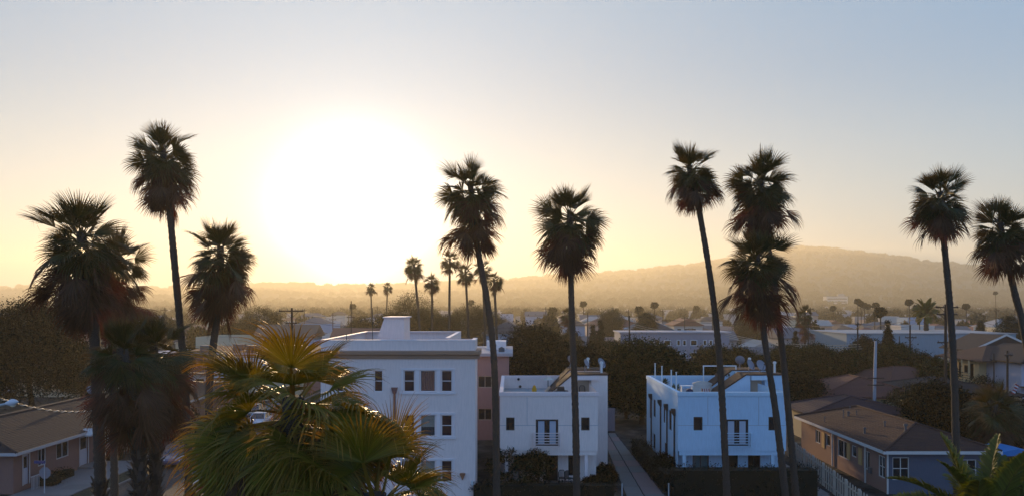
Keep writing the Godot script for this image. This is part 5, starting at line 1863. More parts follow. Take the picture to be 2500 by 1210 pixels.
func poles() -> void:
	var black := paint("cable_black", 0.03, 0.026, 0.024, 0.6)
	var pale := paint("cable_pale", 0.35, 0.3, 0.22, 0.4, "", 0.35, 0.6)
	pole("wooden pole with a wide crossarm rising above the foreground palm", Vector3(-23.22, 0.0, -82.0), 12.53, 0.16, [[12.2, 2.6], [10.9, 1.2]])
	pole("thin pole with one short arm behind the white block's roof", Vector3(-31.03, 0.0, -150.0), 13.47, 0.12, [[10.3, 1.6]])
	pole("slim double-armed pole in the haze left of the stair head", Vector3(-53.02, 0.0, -230.0), 10.22, 0.14, [[9.4, 2.2], [8.2, 2.0]])
	pole("dark pole with a lamp in front of the grey-blue block", Vector3(19.33, 0.0, -128.0), 10.98, 0.15, [])
	pole("pole left of the pair of cypresses", Vector3(15.58, 0.0, -160.0), 11.15, 0.12, [])
	pole("big dark pole with two crossarms in front of the blue warehouse", Vector3(49.09, 0.0, -88.0), 12.91, 0.2, [[12.55, 2.5], [11.75, 2.3], [8.6, 2.1]])
	pole("shorter dark pole with an arm left of the double-armed pole", Vector3(57.36, 0.0, -112.0), 9.93, 0.15, [[8.1, 1.6]])
	pole("thin pole between the short dark pole and the cypress", Vector3(59.81, 0.0, -120.0), 7.95, 0.1, [])
	pole("pole with a short arm over the dark roof right of the skirted palm", Vector3(52.48, 0.0, -118.0), 10.14, 0.15, [[9.8, 0.9]])
	pole("thin pole beside the yellow wires right of centre", Vector3(53.35, 0.0, -140.0), 9.17, 0.12, [])
	pole("dark pole at the right edge before the pale two-storey house", Vector3(53.54, 0.0, -84.0), 7.92, 0.14, [[7.4, 0.8]])
	pole("thin dark pole close to the flats' stair", Vector3(57.04, 0.0, -92.0), 7.09, 0.09, [])
	pole("dark pole standing between the short bushy palms on the left street", Vector3(-29.3, 0.0, -62.0), 9.6, 0.15, [[9.2, 1.8]])
	pole("hazy pole far left of the sunlit hill", Vector3(-84.5, 0.0, -190.0), 10.2, 0.13, [[9.4, 2.0]])
	pole("distant pole in the haze near the tall slender palm's trunk", Vector3(-106.74, 0.0, -260.0), 9.72, 0.14, [[9.0, 2.2]])
	pole("distant thin pole above the cluster of trees right of centre", Vector3(44.42, 0.0, -200.0), 9.63, 0.13, [[9.2, 1.8]])
	pole("distant pole seen between the two stacked palm trunks", Vector3(63.5, 0.0, -190.0), 10.0, 0.13, [[9.4, 1.2]])
	# pale steel mast on the right
	var o := thing("steel_mast", "tall pale steel mast with step pegs behind the plum roof", "mast", Vector3(37.26, 0.0, -80.0))
	var g := Geo.new()
	g.tube([Vector3.ZERO, Vector3(0.06, 4.5, 0), Vector3(0.18, 9.15, 0)], [0.18, 0.16, 0.13], 12)
	put("shaft", g, paint("galvanised_pale", 0.32, 0.33, 0.37, 0.45), o)
	for k in 14:
		g = Geo.new()
		g.span(Vector3(-0.32 + 0.012 * k, 1.6 + k * 0.55, -0.02), Vector3(-0.12 + 0.012 * k, 1.63 + k * 0.55, 0.02))
		put("step_peg", g, paint("dark_iron", 0.03, 0.03, 0.03, 0.5), o)
	for y in [4.6, 5.3]:
		g = Geo.new()
		g.span(Vector3(-0.8, y, 0.24), Vector3(0.9, y + 0.1, 0.34))
		put("crossarm", g, paint("pole_wood", 0.075, 0.05, 0.038, 0.95), o)
	# wires
	wire("black cable rising from the left to the dark pole by the grey-blue block", Vector3(-10.0, 9.53, -100.0), Vector3(19.33, 10.91, -128.0), 0.5, 0.03, black)
	wire("black cable falling from the dark pole towards the skirted palm", Vector3(19.33, 10.91, -128.0), Vector3(54.16, 9.17, -140.0), 0.6, 0.03, black)
	wire("black cable from the skirted palm's pole to the big double-armed pole", Vector3(53.35, 9.09, -140.0), Vector3(49.09, 11.98, -88.0), 1.0, 0.025, black)
	wire("thin wire from the big pole's upper arm off to the right", Vector3(50.21, 12.72, -88.0), Vector3(79.32, 10.11, -110.0), 0.9, 0.02, black)
	wire("thin wire from the big pole's lower arm off to the right", Vector3(50.11, 11.89, -88.0), Vector3(79.32, 9.18, -110.0), 0.9, 0.02, black)
	wire("wire from the big pole's upper arm to the shorter dark pole", Vector3(47.98, 12.72, -88.0), Vector3(57.36, 9.82, -112.0), 0.3, 0.018, black)
	wire("wire across the dark roof to the short pole at right", Vector3(52.48, 10.02, -118.0), Vector3(57.36, 9.7, -112.0), 0.4, 0.02, black)
	wire("wire from the foreground palm's pole to the far double-armed pole", Vector3(-22.53, 12.27, -82.0), Vector3(-31.58, 10.47, -150.0), 0.6, 0.02, black)
	wire("wire from the foreground palm's pole running right to the white roof", Vector3(-22.79, 11.36, -82.0), Vector3(-15.79, 9.84, -120.0), 0.8, 0.02, black)
	for k in 3:
		wire(["upper", "middle", "lower"][k] + " of three sunlit pale cables above the tree row right of centre", Vector3(41.05, 7.32, -150.0) + Vector3(0, -0.35 * k, 0.4 * k), Vector3(52.79, 6.79, -118.0) + Vector3(0, -0.3 * k, 0.4 * k), 0.9, 0.045, pale, "sunlit cables")
	for k in 2:
		wire(["upper", "lower"][k] + " of two sunlit pale cables behind the grey-blue block", Vector3(29.5, 8.0, -190.0) + Vector3(0, -0.5 * k, 0), Vector3(46.25, 6.09, -185.0) + Vector3(0, -0.4 * k, 0), 0.7, 0.045, pale, "sunlit cables")
	wire("thin service drop over the red roofs beside the left street", Vector3(-30.21, 6.92, -70.0), Vector3(-30.5, 5.75, -95.0), 0.6, 0.018, pale)
	wire("second thin service drop below it beside the left street", Vector3(-30.21, 6.18, -70.0), Vector3(-30.5, 4.85, -95.0), 0.7, 0.018, pale)
	# twisted cable with the street lamp on the left
	var c := []
	var a: Vector3 = Vector3(-25.8, 8.64, -38.0)
	var b: Vector3 = Vector3(-29.37, 5.98, -62.0)
	var strands := thing("twisted_cable", "pale twisted cable sagging over the pink bungalow's roof", "cable")
	for s in 2:
		var p := []
		var r := []
		for k in 260:
			var t := k / 259.0
			var q := a.lerp(b, t) + Vector3(0, -4.0 * 1.25 * t * (1.0 - t), 0)
			var w := t * 150.0 + s * PI
			p.append(q + Vector3(cos(w) * 0.02, sin(w) * 0.035, 0))
			r.append(0.028)
		g = Geo.new()
		g.tube(p, r, 4)
		put("strand", g, paint("cable_white", 0.55, 0.52, 0.46, 0.5) if s == 0 else black, strands)
	o = thing("street_lamp", "cobra-head street lamp reaching in from the left edge", "street lamp", Vector3(-20.6, 0, -27))
	g = Geo.new()
	g.tube([Vector3.ZERO, Vector3(0, 8.9, 0)], [0.11, 0.08], 10)
	put("post", g, paint("galvanised", 0.35, 0.36, 0.38, 0.5), o)
	var tip: Vector3 = Vector3(-17.52, 9.53, -27.0) - Vector3(-20.6, 0, -27)
	g = Geo.new()
	g.tube([Vector3(0, 8.6, 0), Vector3(1.2, 9.1, 0), tip], [0.05, 0.045, 0.04], 8)
	put("arm", g, paint("galvanised", 0.35, 0.36, 0.38, 0.5), o)
	g = Geo.new()
	var hp := []
	for k in 7:
		hp.append(tip + Vector3(-0.06 + k * 0.07, 0.0 + 0.01 * k, 0))
	g.tube(hp, [0.05, 0.08, 0.11, 0.125, 0.12, 0.09, 0.03], 10)
	put("lamp_head", g, paint("lamp_housing", 0.5, 0.48, 0.5, 0.4), o)
	g = Geo.new()
	g.lathe([Vector2(0.02, -0.14), Vector2(0.08, -0.12), Vector2(0.1, -0.08)], tip + Vector3(0.18, 0.02, 0), 10)
	put("lens", g, paint("lens_amber", 0.5, 0.42, 0.3, 0.2), o)
	# small lamp on the dark pole by the grey-blue block
	o = thing("street_lamp", "small lamp on an arm at the dark pole by the grey-blue block", "street lamp", Vector3(19.3, 8.83, -127.8))
	g = Geo.new()
	g.tube([Vector3.ZERO, Vector3(-0.5, 0.1, 0)], [0.03, 0.03], 6)
	put("arm", g, paint("galvanised", 0.35, 0.36, 0.38, 0.5), o)
	g = Geo.new()
	g.tube([Vector3(-0.4, 0.08, 0), Vector3(-0.65, 0.06, 0), Vector3(-0.95, 0.02, 0)], [0.1, 0.16, 0.08], 8)
	put("lamp_head", g, paint("lamp_housing", 0.5, 0.48, 0.5, 0.4), o)
	# flag on a short pole far right
	o = thing("flag", "small red and white striped flag on a slanted stick at the right", "flag", Vector3(52.31, 3.59, -82.0))
	g = Geo.new()
	g.beam(Vector3.ZERO, Vector3(1.0, 1.2, 0), 0.04, 0.04)
	put("stick", g, paint("pale_wood", 0.4, 0.3, 0.22, 0.7), o)
	for k in 7:
		g = Geo.new()
		var y := 0.95 - k * 0.14
		g.quad(Vector3(0.25 + y * 0.5, y - 0.14, 0.03 * (k % 3)), Vector3(0.6 + y * 0.5, y - 0.32, 0.06), Vector3(0.7 + y * 0.5, y - 0.18, 0.06), Vector3(0.35 + y * 0.5, y, 0.03 * (k % 3)))
		put("stripe", g, paint("flag_red", 0.25, 0.03, 0.03, 0.8) if k % 2 == 0 else paint("flag_white", 0.5, 0.47, 0.47, 0.8), o)



# ---------------------------------------------------------------- trees one can name
func trees_near() -> void:
	tree("dark_tree", "big dark leafy tree behind the pink bungalow at the far left", Vector3(-56.75, 0.0, -92.0), 5.8, 13.9, "dark", 201, "upright", "", 1.5)
	tree("dark_tree", "dark tree cut by the left edge beside the big dark tree", Vector3(-60.67, 0.0, -88.0), 4.6, 11.0, "dark", 202, "round")
	tree("dark_tree", "lower olive tree filling the gap right of the big dark tree", Vector3(-55.53, 0.0, -100.0), 3.4, 7.4, "olive", 203, "round")
	tree("street_tree", "small round-headed street tree above the purple parked car", Vector3(-29.1, 0.1, -68), 1.75, 4.7, "dark", 204, "round")
	tree("ficus_tree", "broad dark tree behind the left town house, gold light on its left edge", Vector3(3.29, 0.0, -92.0), 4.4, 10.0, "dark", 205, "round", "", 1.3)
	tree("ficus_tree", "dark tree behind the straight palm, right part of the broad clump", Vector3(7.18, 0.0, -88.0), 3.4, 9.0, "dark", 206, "round", "", 1.2)
	tree("ficus_tree", "big bushy green tree between the two town houses", Vector3(14.06, 0.0, -84.0), 4.2, 9.0, "ficus", 207, "round", "", 1.4)
	tree("ficus_tree", "bushy green tree just left of the right town house's roof", Vector3(17.26, 0.0, -87.0), 3.0, 8.6, "ficus", 208, "round", "", 1.3)
	tree("ficus_tree", "low dark tree at the end of the driveway", Vector3(12.97, 0.0, -88.0), 3.2, 6.0, "dark", 209)
	var row := [[1745, 106, 3.6, 7.4, "behind the tallest leaning palm's trunk"], [1830, 108, 3.8, 7.2, "above the right town house's dishes"], [1925, 110, 3.9, 7.6, "behind the stacked palms' trunks"], [2005, 112, 3.6, 7.3, "well left of the steel mast"], [2075, 110, 3.4, 7.0, "directly left of the steel mast"], [2180, 112, 3.8, 7.3, "directly right of the steel mast"], [2233, 108, 3.2, 7.0, "behind the short dark pole"], [2288, 99, 2.9, 6.0, "where the tree row ends at the flats"]]
	var k := 0
	for q in row:
		tree("ficus_tree", "dark clipped tree of the tree row, " + q[4], Vector3(0.0, 0.0, -100.0) + Vector3((q[0] - 1250) / 1900.0 * q[1], 0, 100 - q[1]), q[2], q[3], "ficus", 220 + k, "flat", "long row of dark trees", 1.1)
		k += 1
	tree("garden_tree", "dark garden tree between the palm trunk and the tile roofs", Vector3(31.48, 0.0, -84.0), 2.5, 6.0, "dark", 240)
	tree("garden_tree", "dark garden tree in front of the dark-roofed house at right", Vector3(39.22, 0.0, -72.0), 3.0, 6.0, "dark", 241, "round", "", 1.2)
	tree("garden_tree", "wide dark garden tree in front of the flats at right", Vector3(40.8, 0.0, -68.0), 3.4, 5.6, "dark", 242, "round", "", 1.2)
	tree("garden_tree", "dark garden tree cut by the right edge above the blue canopy", Vector3(42.38, 0.0, -66.0), 3.0, 5.2, "dark", 243, "round", "", 1.2)
	tree("garden_tree", "small dark shrub tree with pale blossom at the plum roof's right", Vector3(39.62, 0.0, -78.0), 2.2, 4.9, "olive", 244)
	tree("garden_tree", "small round dark tree at the foot of the flats' stair", Vector3(55.78, 0.0, -92.0), 1.7, 4.9, "dark", 245)
	tree("garden_tree", "little dark tree before the pale two-storey house", Vector3(50.95, 0.0, -80.0), 1.0, 3.4, "dark", 246)
	fan_palm("bushy low fan palm with a yellowish top among the dark trees at right", [Vector3(39.58, 0.0, -64.0), Vector3(39.68, 1.55, -64.0), Vector3(39.75, 4.75, -64.0)], 1.35, 40, 40, 1.4, 71, false, "short bushy fan palms", 0.0, 0.24)
	# trees behind, in the glow
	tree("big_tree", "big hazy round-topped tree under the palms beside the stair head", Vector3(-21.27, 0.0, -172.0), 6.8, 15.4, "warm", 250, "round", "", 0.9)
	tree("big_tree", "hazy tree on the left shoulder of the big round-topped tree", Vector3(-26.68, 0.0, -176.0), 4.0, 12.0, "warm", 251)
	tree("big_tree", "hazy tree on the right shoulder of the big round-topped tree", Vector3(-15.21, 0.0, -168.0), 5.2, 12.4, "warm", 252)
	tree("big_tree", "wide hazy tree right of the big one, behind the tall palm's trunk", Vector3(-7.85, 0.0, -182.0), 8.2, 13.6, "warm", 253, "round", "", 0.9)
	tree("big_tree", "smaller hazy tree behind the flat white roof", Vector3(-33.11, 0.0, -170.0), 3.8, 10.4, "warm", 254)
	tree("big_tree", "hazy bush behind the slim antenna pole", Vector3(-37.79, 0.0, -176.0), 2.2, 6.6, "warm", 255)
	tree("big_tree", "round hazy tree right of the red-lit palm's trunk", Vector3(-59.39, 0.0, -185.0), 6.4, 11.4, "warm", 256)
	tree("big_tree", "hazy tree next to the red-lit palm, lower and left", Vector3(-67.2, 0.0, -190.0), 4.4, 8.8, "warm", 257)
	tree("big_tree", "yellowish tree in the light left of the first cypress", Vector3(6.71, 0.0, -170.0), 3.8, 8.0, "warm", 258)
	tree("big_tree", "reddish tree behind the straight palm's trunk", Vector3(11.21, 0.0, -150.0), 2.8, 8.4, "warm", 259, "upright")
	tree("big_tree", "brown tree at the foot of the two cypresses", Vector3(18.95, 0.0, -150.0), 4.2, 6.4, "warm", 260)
	tree("cypress", "dark pointed cypress, left and shorter of the pair", Vector3(15.55, 0.0, -150.0), 1.25, 9.6, "dark", 261, "cone", "cypresses")
	tree("cypress", "dark pointed cypress, right and taller of the pair", Vector3(17.36, 0.0, -152.0), 1.2, 10.9, "dark", 262, "cone", "cypresses")
	tree("cypress", "dark pointed cypress before the pale blue warehouse", Vector3(60.88, 0.0, -126.0), 1.45, 10.2, "dark", 263, "cone", "cypresses")
	tree("cypress", "small pointed cypress by the skirted palm", Vector3(51.06, 0.0, -140.0), 1.0, 9.0, "dark", 264, "cone", "cypresses")
	tree("cypress", "far pointed cypress right of the double-armed pole", Vector3(111.68, 0.0, -185.0), 1.6, 10.4, "dark", 265, "cone", "cypresses")
	tree("big_tree", "dark round tree left of the cypress before the warehouse", Vector3(60.23, 0.0, -132.0), 2.9, 8.6, "dark", 266)
	tree("big_tree", "tall tree with open crown in the haze right of the stacked palms", Vector3(65.18, 0.0, -215.0), 3.2, 11.5, "olive", 267, "upright")
	tree("big_tree", "dark tree at the right edge beyond the flats", Vector3(103.41, 0.0, -160.0), 3.6, 10.5, "dark", 268, "upright")
	tree("big_tree", "hazy round tree right of the cypress pair", Vector3(34.53, 0.0, -200.0), 3.0, 11.2, "olive", 269)
	tree("big_tree", "hazy round tree near the cypresses' tips", Vector3(29.29, 0.0, -230.0), 4.2, 11.0, "olive", 270)


# ---------------------------------------------------------------- the town in the haze
func far_town() -> void:
	var r := RandomNumberGenerator.new()
	r.seed = 77
	var roofs := [[paint("far_roof_brown", 0.13, 0.085, 0.065, 0.95), "brown"], [paint("far_roof_grey", 0.12, 0.115, 0.12, 0.95), "grey"], [paint("far_roof_red", 0.2, 0.085, 0.06, 0.95), "red"], [paint("far_roof_pale", 0.34, 0.3, 0.27, 0.9), "pale"]]
	var walls := [[paint("far_wall_cream", 0.52, 0.42, 0.28, 0.9), "cream"], [paint("far_wall_white", 0.5, 0.45, 0.4, 0.9), "white"], [paint("far_wall_grey", 0.3, 0.28, 0.28, 0.9), "grey"], [paint("far_wall_pink", 0.42, 0.28, 0.23, 0.9), "pink"], [paint("far_wall_blue", 0.25, 0.34, 0.44, 0.9), "blue"]]
	var frame := paint("lamp_white", 0.6, 0.6, 0.6, 0.5)
	var protos := {}
	var tree_meshes := []
	for k in 5:
		tree_meshes.append(crown_mesh(300 + k, 1.0, 1.0, 75, 34, 0.16, [leaf_tone["olive"], leaf_tone["dark"], leaf_tone["warm"], leaf_tone["fine"], leaf_tone["ficus"]][k], ["round", "upright", "flat", "round", "round"][k]))
	var trunk := trunk_mesh(310, 1.0, 0.05, 0.4)
	var bark := paint("tree_bark", 0.09, 0.065, 0.045, 0.95, "bark", 1.0)
	var said := {}
	var once := func(label: String) -> String:
		var n: int = said.get(label, 0)
		said[label] = n + 1
		return label if n == 0 else ["second-nearest ", "third-nearest ", "fourth-nearest ", "fifth-nearest ", "sixth-nearest "][mini(n - 1, 4)] + label
	var houses := 0
	var trees := 0
	var d := 112.0
	while d < 470.0:
		var step := 13.0 + (d - 112.0) * 0.045
		var x := -0.68 * d
		while x < 0.68 * d:
			var px := x + r.randf_range(-3, 3)
			var pd := d + r.randf_range(-5, 5)
			var bearing := px / pd
			x += step * r.randf_range(0.85, 1.25)
			# keep clear of what is named above and of the side street
			if px > -31 and px < -14 and pd < 330:
				continue
			if pd < 200 and bearing > 0.13 and bearing < 0.29:
				continue
			if pd < 200 and bearing > 0.4:
				continue
			if pd < 140 and bearing > -0.16 and bearing < 0.12:
				continue
			var where: String = ["at the left edge", "behind the broad far-left palm", "beyond the pink bungalow", "behind the slender tall palm", "left under the sun", "right under the sun", "behind the white apartment block", "behind the cluster of hazy palms", "behind the straight palm", "beyond the cypress pair", "behind the leaning palm", "behind the stacked palms", "beyond the steel mast", "behind the date palm", "beyond the blue warehouse", "at the right edge"][clampi(int((bearing + 0.66) / 1.32 * 16.0), 0, 15)]
			var depth: String = "near by" if pd < 170 else "midway in the haze" if pd < 290 else "deep in the haze"
			if r.randf() < 0.62 and houses < 290:
				houses += 1
				var ri: int = [0, 1, 2, 0, 1, 2, 1, 3][r.randi() % 8]
				var wi := r.randi() % 5
				var type: int = [0, 1, 2, 1, 2][r.randi() % 5]
				var hw := r.randf_range(3.2, 5.6)
				var hl := r.randf_range(3.6, 6.5)
				var eave := r.randf_range(2.8, 3.4) if r.randf() < 0.65 else r.randf_range(5.2, 6.4)
				var turn := (0.0 if r.randf() < 0.5 else PI / 2) + r.randf_range(-0.06, 0.06)
				var shape: String = ["flat-roofed", "hip-roofed", "gabled"][type]
				var o := thing("distant_house", once.call("%s house, %s walls, %s roof, %s %s" % [shape, walls[wi][1], roofs[ri][1], depth, where]), "house", Vector3(px, land(px, -pd), -pd), turn, "houses of the hazy town")
				var g := Geo.new()
				g.tint = Color(1, 1, 1)
				var holes := []
				var near := pd < 330.0
				if near:
					var n := int(hw * 2.0 / 3.0)
					for k in n:
						holes.append(Rect2(1.0 + k * (hw * 2.0 - 2.0) / n, 1.0, 1.2, 1.2))
						if eave > 5.0:
							holes.append(Rect2(1.0 + k * (hw * 2.0 - 2.0) / n, 3.7, 1.2, 1.2))
				g.wall(Vector3(-hw, -1, hl), Vector3.RIGHT, Vector3.UP, hw * 2, eave + 1.0 + (0.5 if type == 0 else 0.0), holes.map(func(h): return Rect2(h.position + Vector2(0, 1), h.size)))
				g.wall(Vector3(hw, -1, hl), Vector3.FORWARD, Vector3.UP, hl * 2, eave + 1.0 + (0.5 if type == 0 else 0.0))
				g.wall(Vector3(hw, -1, -hl), Vector3.LEFT, Vector3.UP, hw * 2, eave + 1.0 + (0.5 if type == 0 else 0.0))
				g.wall(Vector3(-hw, -1, -hl), Vector3.BACK, Vector3.UP, hl * 2, eave + 1.0 + (0.5 if type == 0 else 0.0))
				if type == 2:
					g.prism(PackedVector2Array([Vector2(-hw, eave), Vector2(hw, eave), Vector2(0, eave + hw * 0.42)]), -hl, hl)
				put("wall", g, walls[wi][0], o)
				var rg := Geo.new()
				if type == 0:
					rg.span(Vector3(-hw + 0.1, eave - 0.2, -hl + 0.1), Vector3(hw - 0.1, eave + 0.1, hl - 0.1))
				else:
					rg = roof_shape(hw + 0.5, hl + 0.5, eave + 0.02, (hw + 0.5) * 0.44, hw if type == 1 else 0.02)
				put("roof", rg, roofs[ri][0], o)
				if near:
					for h in holes:
						var wg := Geo.new()
						wg.span(Vector3(-hw + h.position.x, h.position.y, hl - 0.12), Vector3(-hw + h.end.x, h.end.y, hl - 0.08))
						put("window", wg, glass(), o)
			elif trees < 290:
				trees += 1
				var k := r.randi() % 5
				var tall := r.randf_range(3.6, 7.2) if r.randf() < 0.85 else r.randf_range(7.0, 10.0)
				var wide := tall * r.randf_range(0.35, 0.55)
				var o := thing("distant_tree", once.call("%s %s tree %s %s" % ["low" if tall < 5.0 else "middling" if tall < 7.0 else "tall", ["pale olive", "narrow dark", "flat-topped brown", "small-leaved green", "dense green"][k], depth, where]), "tree", Vector3(px, land(px, -pd), -pd), r.randf() * TAU, "trees of the hazy town")
				put("trunk", trunk, bark, o).scale = Vector3(tall, tall * 0.7, tall)
				var c := put("crown", tree_meshes[k], leaf_mat(), o)
				c.scale = Vector3(wide, tall * 0.86, wide)
				c.position.y = tall * 0.14
		d += step * 0.9
	# distant utility poles along the hazy streets
	var spots := [["left of the wide crossarm pole", -96, 215], ["above the rose building", -62, 205], ["left of the slim double-armed pole", -70, 262], ["under the sun by the small palms", -52, 300], ["behind the cluster of hazy palms", -18, 255], ["left of the cypress pair", 10, 230], ["right of the cypress pair", 36, 240], ["behind the grey-blue block", 52, 268], ["left of the leaning palm", 58, 225], ["right of the leaning palm", 76, 235], ["behind the skirted palm", 96, 250], ["left of the steel mast's top", 112, 240], ["over the blue warehouse's left end", 118, 225], ["behind the date palm", 140, 262], ["over the blue warehouse's right end", 142, 228], ["at the right edge", 165, 255], ["high beyond the far-left palm", -150, 250], ["beyond the dark tree at left", -120, 232]]
	for q in spots:
		pole("thin distant pole " + q[0], Vector3(q[1], 0, -q[2]), 10.5 + (q[2] % 7) * 0.25, 0.16, [[9.9 + (q[2] % 7) * 0.25, 2.2]], (q[1] % 5) * 0.12, "thin distant poles")
	# far palms: tiny mop heads above the haze
	var mop := crown_mesh(330, 1.0, 1.6, 60, 30, 0.42, leaf_tone["dark"], "round")
	var stick := Geo.new()
	stick.tube([Vector3.ZERO, Vector3(0.01, 0.5, 0), Vector3(0, 1, 0)], [0.014, 0.012, 0.01], 6)
	var sm := stick.mesh()
	var far_labels := ["first of four in a line left of the date palm", "second of four in a line left of the date palm", "third of four in a line left of the date palm", "last of four in a line left of the date palm", "alone just right of the line of four", "above the date palm's left", "above the far cypress", "above the hazy round tree right of the cypresses", "near the tips of the cypress pair", "above the yellowish tree", "pale one over the warehouse's left", "on the slope at the far right", "behind the cluster by the sun", "left of the line of four", "between the leaning trunk and the stacked palms", "behind the far-left broad palm", "on the ridge at the far left", "below the sun by the antenna pole", "over the grey-blue block", "left of the double-armed pole"]
	var nth := 0
	for q in [[2095, 735, 380], [2103, 741, 390], [2111, 745, 385], [2120, 748, 400], [2139, 745, 360], [2221, 738, 330], [2360, 748, 350], [1598, 745, 330], [1424, 742, 360], [1349, 758, 300], [2150, 762, 210], [2432, 715, 600], [1150, 738, 420], [2035, 752, 420], [1700, 752, 420], [300, 742, 420], [152, 700, 700], [860, 748, 380], [1560, 756, 300], [2240, 752, 300]]:
		var dd: float = q[2]
		var px: float = (q[0] - 1250) / 1900.0 * dd
		var ground := land(px, -dd)
		var top: float = 13.0 - (q[1] - 740) / 1900.0 * dd
		if top - ground < 4.0:
			top = ground + 12.0
		var o := thing("distant_palm", "tiny far palm, %s" % far_labels[nth], "palm tree", Vector3(px, ground, -dd), 0.0, "tiny far palms")
		put("trunk", sm, bark, o).scale = Vector3(18, top - ground, 18)
		var c := put("crown", mop, leaf_mat(), o)
		c.scale = Vector3.ONE * 1.35
		nth += 1
		c.position.y = top - ground - 1.0
	# the mass of trees and roofs beyond, and the scrub and ridge trees of the hills
	mass("far_trees", tree_meshes[0], leaf_mat(), 4200, 470.0, 2100.0, 4.5, 8.5, 401)
	mass("hillside_scrub", tree_meshes[1], leaf_mat(), 4500, 1500.0, RIDGE - 5.0, 6.0, 14.0, 402)
	mass("ridge_trees", tree_meshes[3], leaf_mat(), 1400, RIDGE - 50.0, RIDGE + 15.0, 10.0, 34.0, 403)
	var bx := Geo.new()
	bx.span(Vector3(-0.5, -0.3, -0.5), Vector3(0.5, 1.0, 0.5))
	var bm := bx.mesh()
	mass("far_roofs", bm, walls[2][0], 480, 470.0, 1250.0, 8.0, 4.0, 404, true)


func mass(called: String, mesh: Mesh, m: Material, count: int, near: float, far: float, low: float, high: float, seed_: int, boxes := false) -> void:
	var r := RandomNumberGenerator.new()
	r.seed = seed_
	var mm := MultiMesh.new()
	mm.transform_format = MultiMesh.TRANSFORM_3D
	mm.mesh = mesh
	mm.instance_count = count
	for k in count:
		var d := sqrt(lerpf(near * near, far * far, r.randf()))
		var u := r.randf_range(-0.7, 0.7)
		if called == "ridge_trees":
			# trees bunch together along the ridge
			u = (floorf(u * 45.0) + 0.5 + clampf(r.randfn() * 0.35, -1.2, 1.2)) / 45.0
		var x := u * d
		var s := r.randf_range(low, high)
		var size := Vector3(s * r.randf_range(0.5, 0.8), s, s * r.randf_range(0.5, 0.8))
		if boxes:
			size = Vector3(r.randf_range(7, 16), r.randf_range(3.0, 5.5), r.randf_range(7, 14))
		mm.set_instance_transform(k, Transform3D(Basis(Vector3.UP, r.randf() * TAU if not boxes else r.randf_range(-0.3, 0.3)).scaled_local(size), Vector3(x, land(x, -d) - 0.2, -d)))
	var o := MultiMeshInstance3D.new()
	o.name = called
	o.multimesh = mm
	o.material_override = m
	add_child(o, true)
	o.set_meta("kind", "stuff")
	o.set_meta("label", {"far_trees": "hazy mass of trees across the town's far half", "hillside_scrub": "scrub and low trees covering the hillside", "ridge_trees": "little trees along the crest of the hills", "far_roofs": "pale roofs scattered through the town's far half"}[called])
	o.set_meta("category", "roofs" if boxes else "trees")


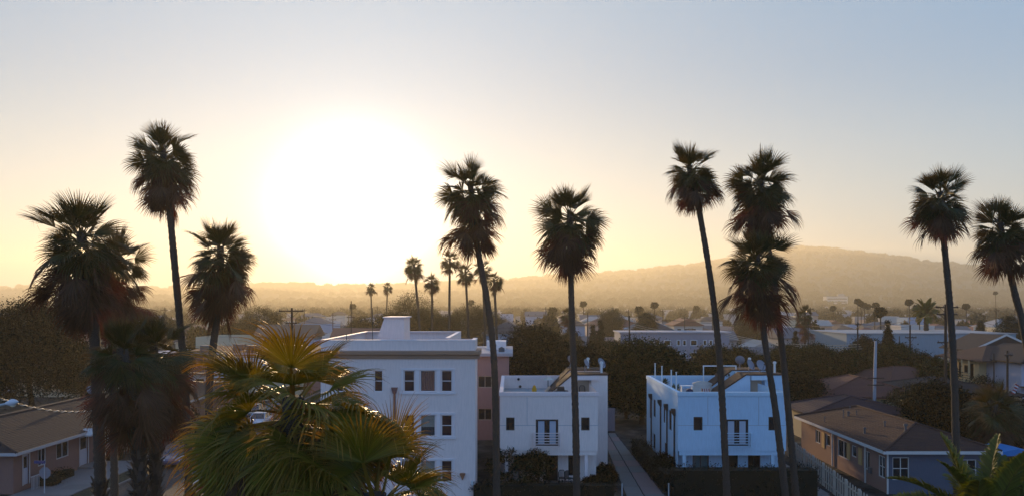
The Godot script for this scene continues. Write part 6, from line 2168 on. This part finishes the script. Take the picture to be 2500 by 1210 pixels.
func left_background() -> void:
	# flat roofs and walls between the palms on the left
	var o := thing("commercial_building", "low building with a flat lilac roof behind the short bushy palms", "building", Vector3(-57.14, 0.0, -118.0))
	var g := Geo.new()
	g.wall(Vector3.ZERO, Vector3.RIGHT, Vector3.UP, 9.0, 5.0, [Rect2(1, 1, 1.6, 1.2), Rect2(5, 1, 1.6, 1.2)])
	g.wall(Vector3(0, 0, -14), Vector3.BACK, Vector3.UP, 14, 5.0)
	g.wall(Vector3(9, 0, 0), Vector3.FORWARD, Vector3.UP, 14, 5.0)
	g.wall(Vector3(9, 0, -14), Vector3.LEFT, Vector3.UP, 9, 5.0)
	put("wall", g, paint("lilac_wall", 0.42, 0.38, 0.43, 0.9, "stucco", 0.6), o)
	g = Geo.new()
	g.span(Vector3(-0.2, 5.0, -14.2), Vector3(9.2, 5.2, 0.2))
	put("roof", g, paint("pale_roofing", 0.36, 0.34, 0.36, 0.9, "stucco", 0.3), o)
	for q in [Rect2(1, 1, 1.6, 1.2), Rect2(5, 1, 1.6, 1.2)]:
		window(o, Vector3(q.position.x, q.position.y, 0), Vector3.RIGHT, q.size.x, q.size.y, paint("lamp_white", 0.6, 0.6, 0.6, 0.5), 1)
	var pinkish := paint("rose_wall", 0.32, 0.15, 0.13, 0.9, "stucco", 0.5)
	o = thing("commercial_building", "wide rose-coloured building with a white roof edge left of the white block", "building", Vector3(-47, 0, -112))
	g = Geo.new()
	var holes := []
	for k in 7:
		holes.append(Rect2(1.2 + k * 4.0, 1.2, 1.6, 1.8))
	g.wall(Vector3(-2, 0, 0), Vector3.RIGHT, Vector3.UP, 20.0, 5.6, [])
	g.wall(Vector3(-2, 0, -18), Vector3.BACK, Vector3.UP, 18, 5.6)
	g.wall(Vector3(18, 0, 0), Vector3.FORWARD, Vector3.UP, 18, 5.6)
	g.wall(Vector3(18, 0, -18), Vector3.LEFT, Vector3.UP, 20, 5.6)
	put("wall", g, pinkish, o)
	g = Geo.new()
	g.span(Vector3(-2.3, 5.6, -18.3), Vector3(18.3, 5.9, 0.3))
	put("roof_edge", g, paint("rose_trim", 0.4, 0.27, 0.24, 0.8), o)
	g = Geo.new()
	g.span(Vector3(-2.0, 5.9, -18.0), Vector3(18.0, 5.96, 0.0))
	put("roof", g, paint("red_roofing", 0.2, 0.1, 0.08, 0.95, "roof", 0.5), o)
	for k in 5:
		g = Geo.new()
		g.span(Vector3(1.0 + k * 3.4, 5.96, -4.0 - k % 2 * 4.0), Vector3(2.6 + k * 3.4, 6.8, -2.6 - k % 2 * 4.0))
		put("roof_unit", g, paint("vent_metal", 0.2, 0.19, 0.19, 0.5), o)
	o = thing("commercial_building", "low rose building with plain walls on the right of the side street", "building", Vector3(-14.0, 0, -84))
	g = Geo.new()
	g.wall(Vector3(-1.5, 0, 0), Vector3.RIGHT, Vector3.UP, 11.0, 5.2)
	g.wall(Vector3(-1.5, 0, -22), Vector3.BACK, Vector3.UP, 22, 5.2, [Rect2(3, 1, 2, 2), Rect2(9, 1, 2, 2), Rect2(15, 1, 2, 2)])
	g.wall(Vector3(9.5, 0, 0), Vector3.FORWARD, Vector3.UP, 22, 5.2)
	g.wall(Vector3(9.5, 0, -22), Vector3.LEFT, Vector3.UP, 11, 5.2)
	put("wall", g, pinkish, o)
	for k in 3:
		window(o, Vector3(-1.5, 1, -19 + k * 6.0), Vector3.BACK, 2, 2, paint("eave_white", 0.55, 0.5, 0.46, 0.7), 1)
	g = Geo.new()
	g.span(Vector3(-1.8, 5.2, -22.3), Vector3(9.8, 5.5, 0.3))
	put("roof", g, paint("pale_roofing", 0.36, 0.34, 0.36, 0.9, "stucco", 0.3), o)
	# board fence along the lot beside the street
	var f := thing("board_fence", "rose board fence beside the street behind the round street tree", "fence")
	g = Geo.new()
	g.span(Vector3(-0.13, 0, -0.012), Vector3(0.13, 1.9, 0.012))
	var board := g.mesh()
	for k in 44:
		var b := put("board", board, pinkish, f)
		b.position = Vector3(-44.0 + k * 0.275, rng.randf_range(-0.03, 0.03), -97.0)
	for y in [0.4, 1.5]:
		g = Geo.new()
		g.span(Vector3(-44.1, y, -97.08), Vector3(-31.9, y + 0.1, -97.014))
		put("rail", g, pinkish, f)
	# white hospital-like slab on the hill's foot
	o = thing("distant_building", "long white building low on the right hill", "building", Vector3(627.63, land(627.63, -1500.0) - 1.5, -1500))
	o.scale = Vector3.ONE * 1.7
	g = Geo.new()
	g.wall(Vector3(-12, 0, 0), Vector3.RIGHT, Vector3.UP, 24, 9, [Rect2(1, 5.6, 22, 1.4), Rect2(1, 2.4, 22, 1.4)], 0.5)
	g.wall(Vector3(-12, 0, -10), Vector3.BACK, Vector3.UP, 10, 9)
	g.wall(Vector3(12, 0, 0), Vector3.FORWARD, Vector3.UP, 10, 9)
	put("wall", g, paint("far_wall_white", 0.5, 0.45, 0.4, 0.9), o)
	for y in [2.4, 5.6]:
		g = Geo.new()
		g.span(Vector3(-11, y, -0.6), Vector3(11, y + 1.4, -0.5))
		put("window_band", g, glass(), o)
	g = Geo.new()
	g.span(Vector3(-12.2, 9, -10.2), Vector3(12.2, 9.5, 0.2))
	g.span(Vector3(2, 9.5, -6), Vector3(9, 12, -2))
	put("roof", g, paint("far_roof_pale", 0.34, 0.3, 0.27, 0.9), o)


func _ready() -> void:
	surroundings()
	rng.seed = 2024
	noise.seed = 11
	noise.frequency = 0.006
	noise.fractal_octaves = 4
	terrain()
	streets()
	apartment_block()
	houses_front()
	bungalow_right()
	bungalow_left()
	salmon_building()
	houses_right()
	left_background()
	palms_near()
	trees_near()
	far_town()
	poles()
	cars()
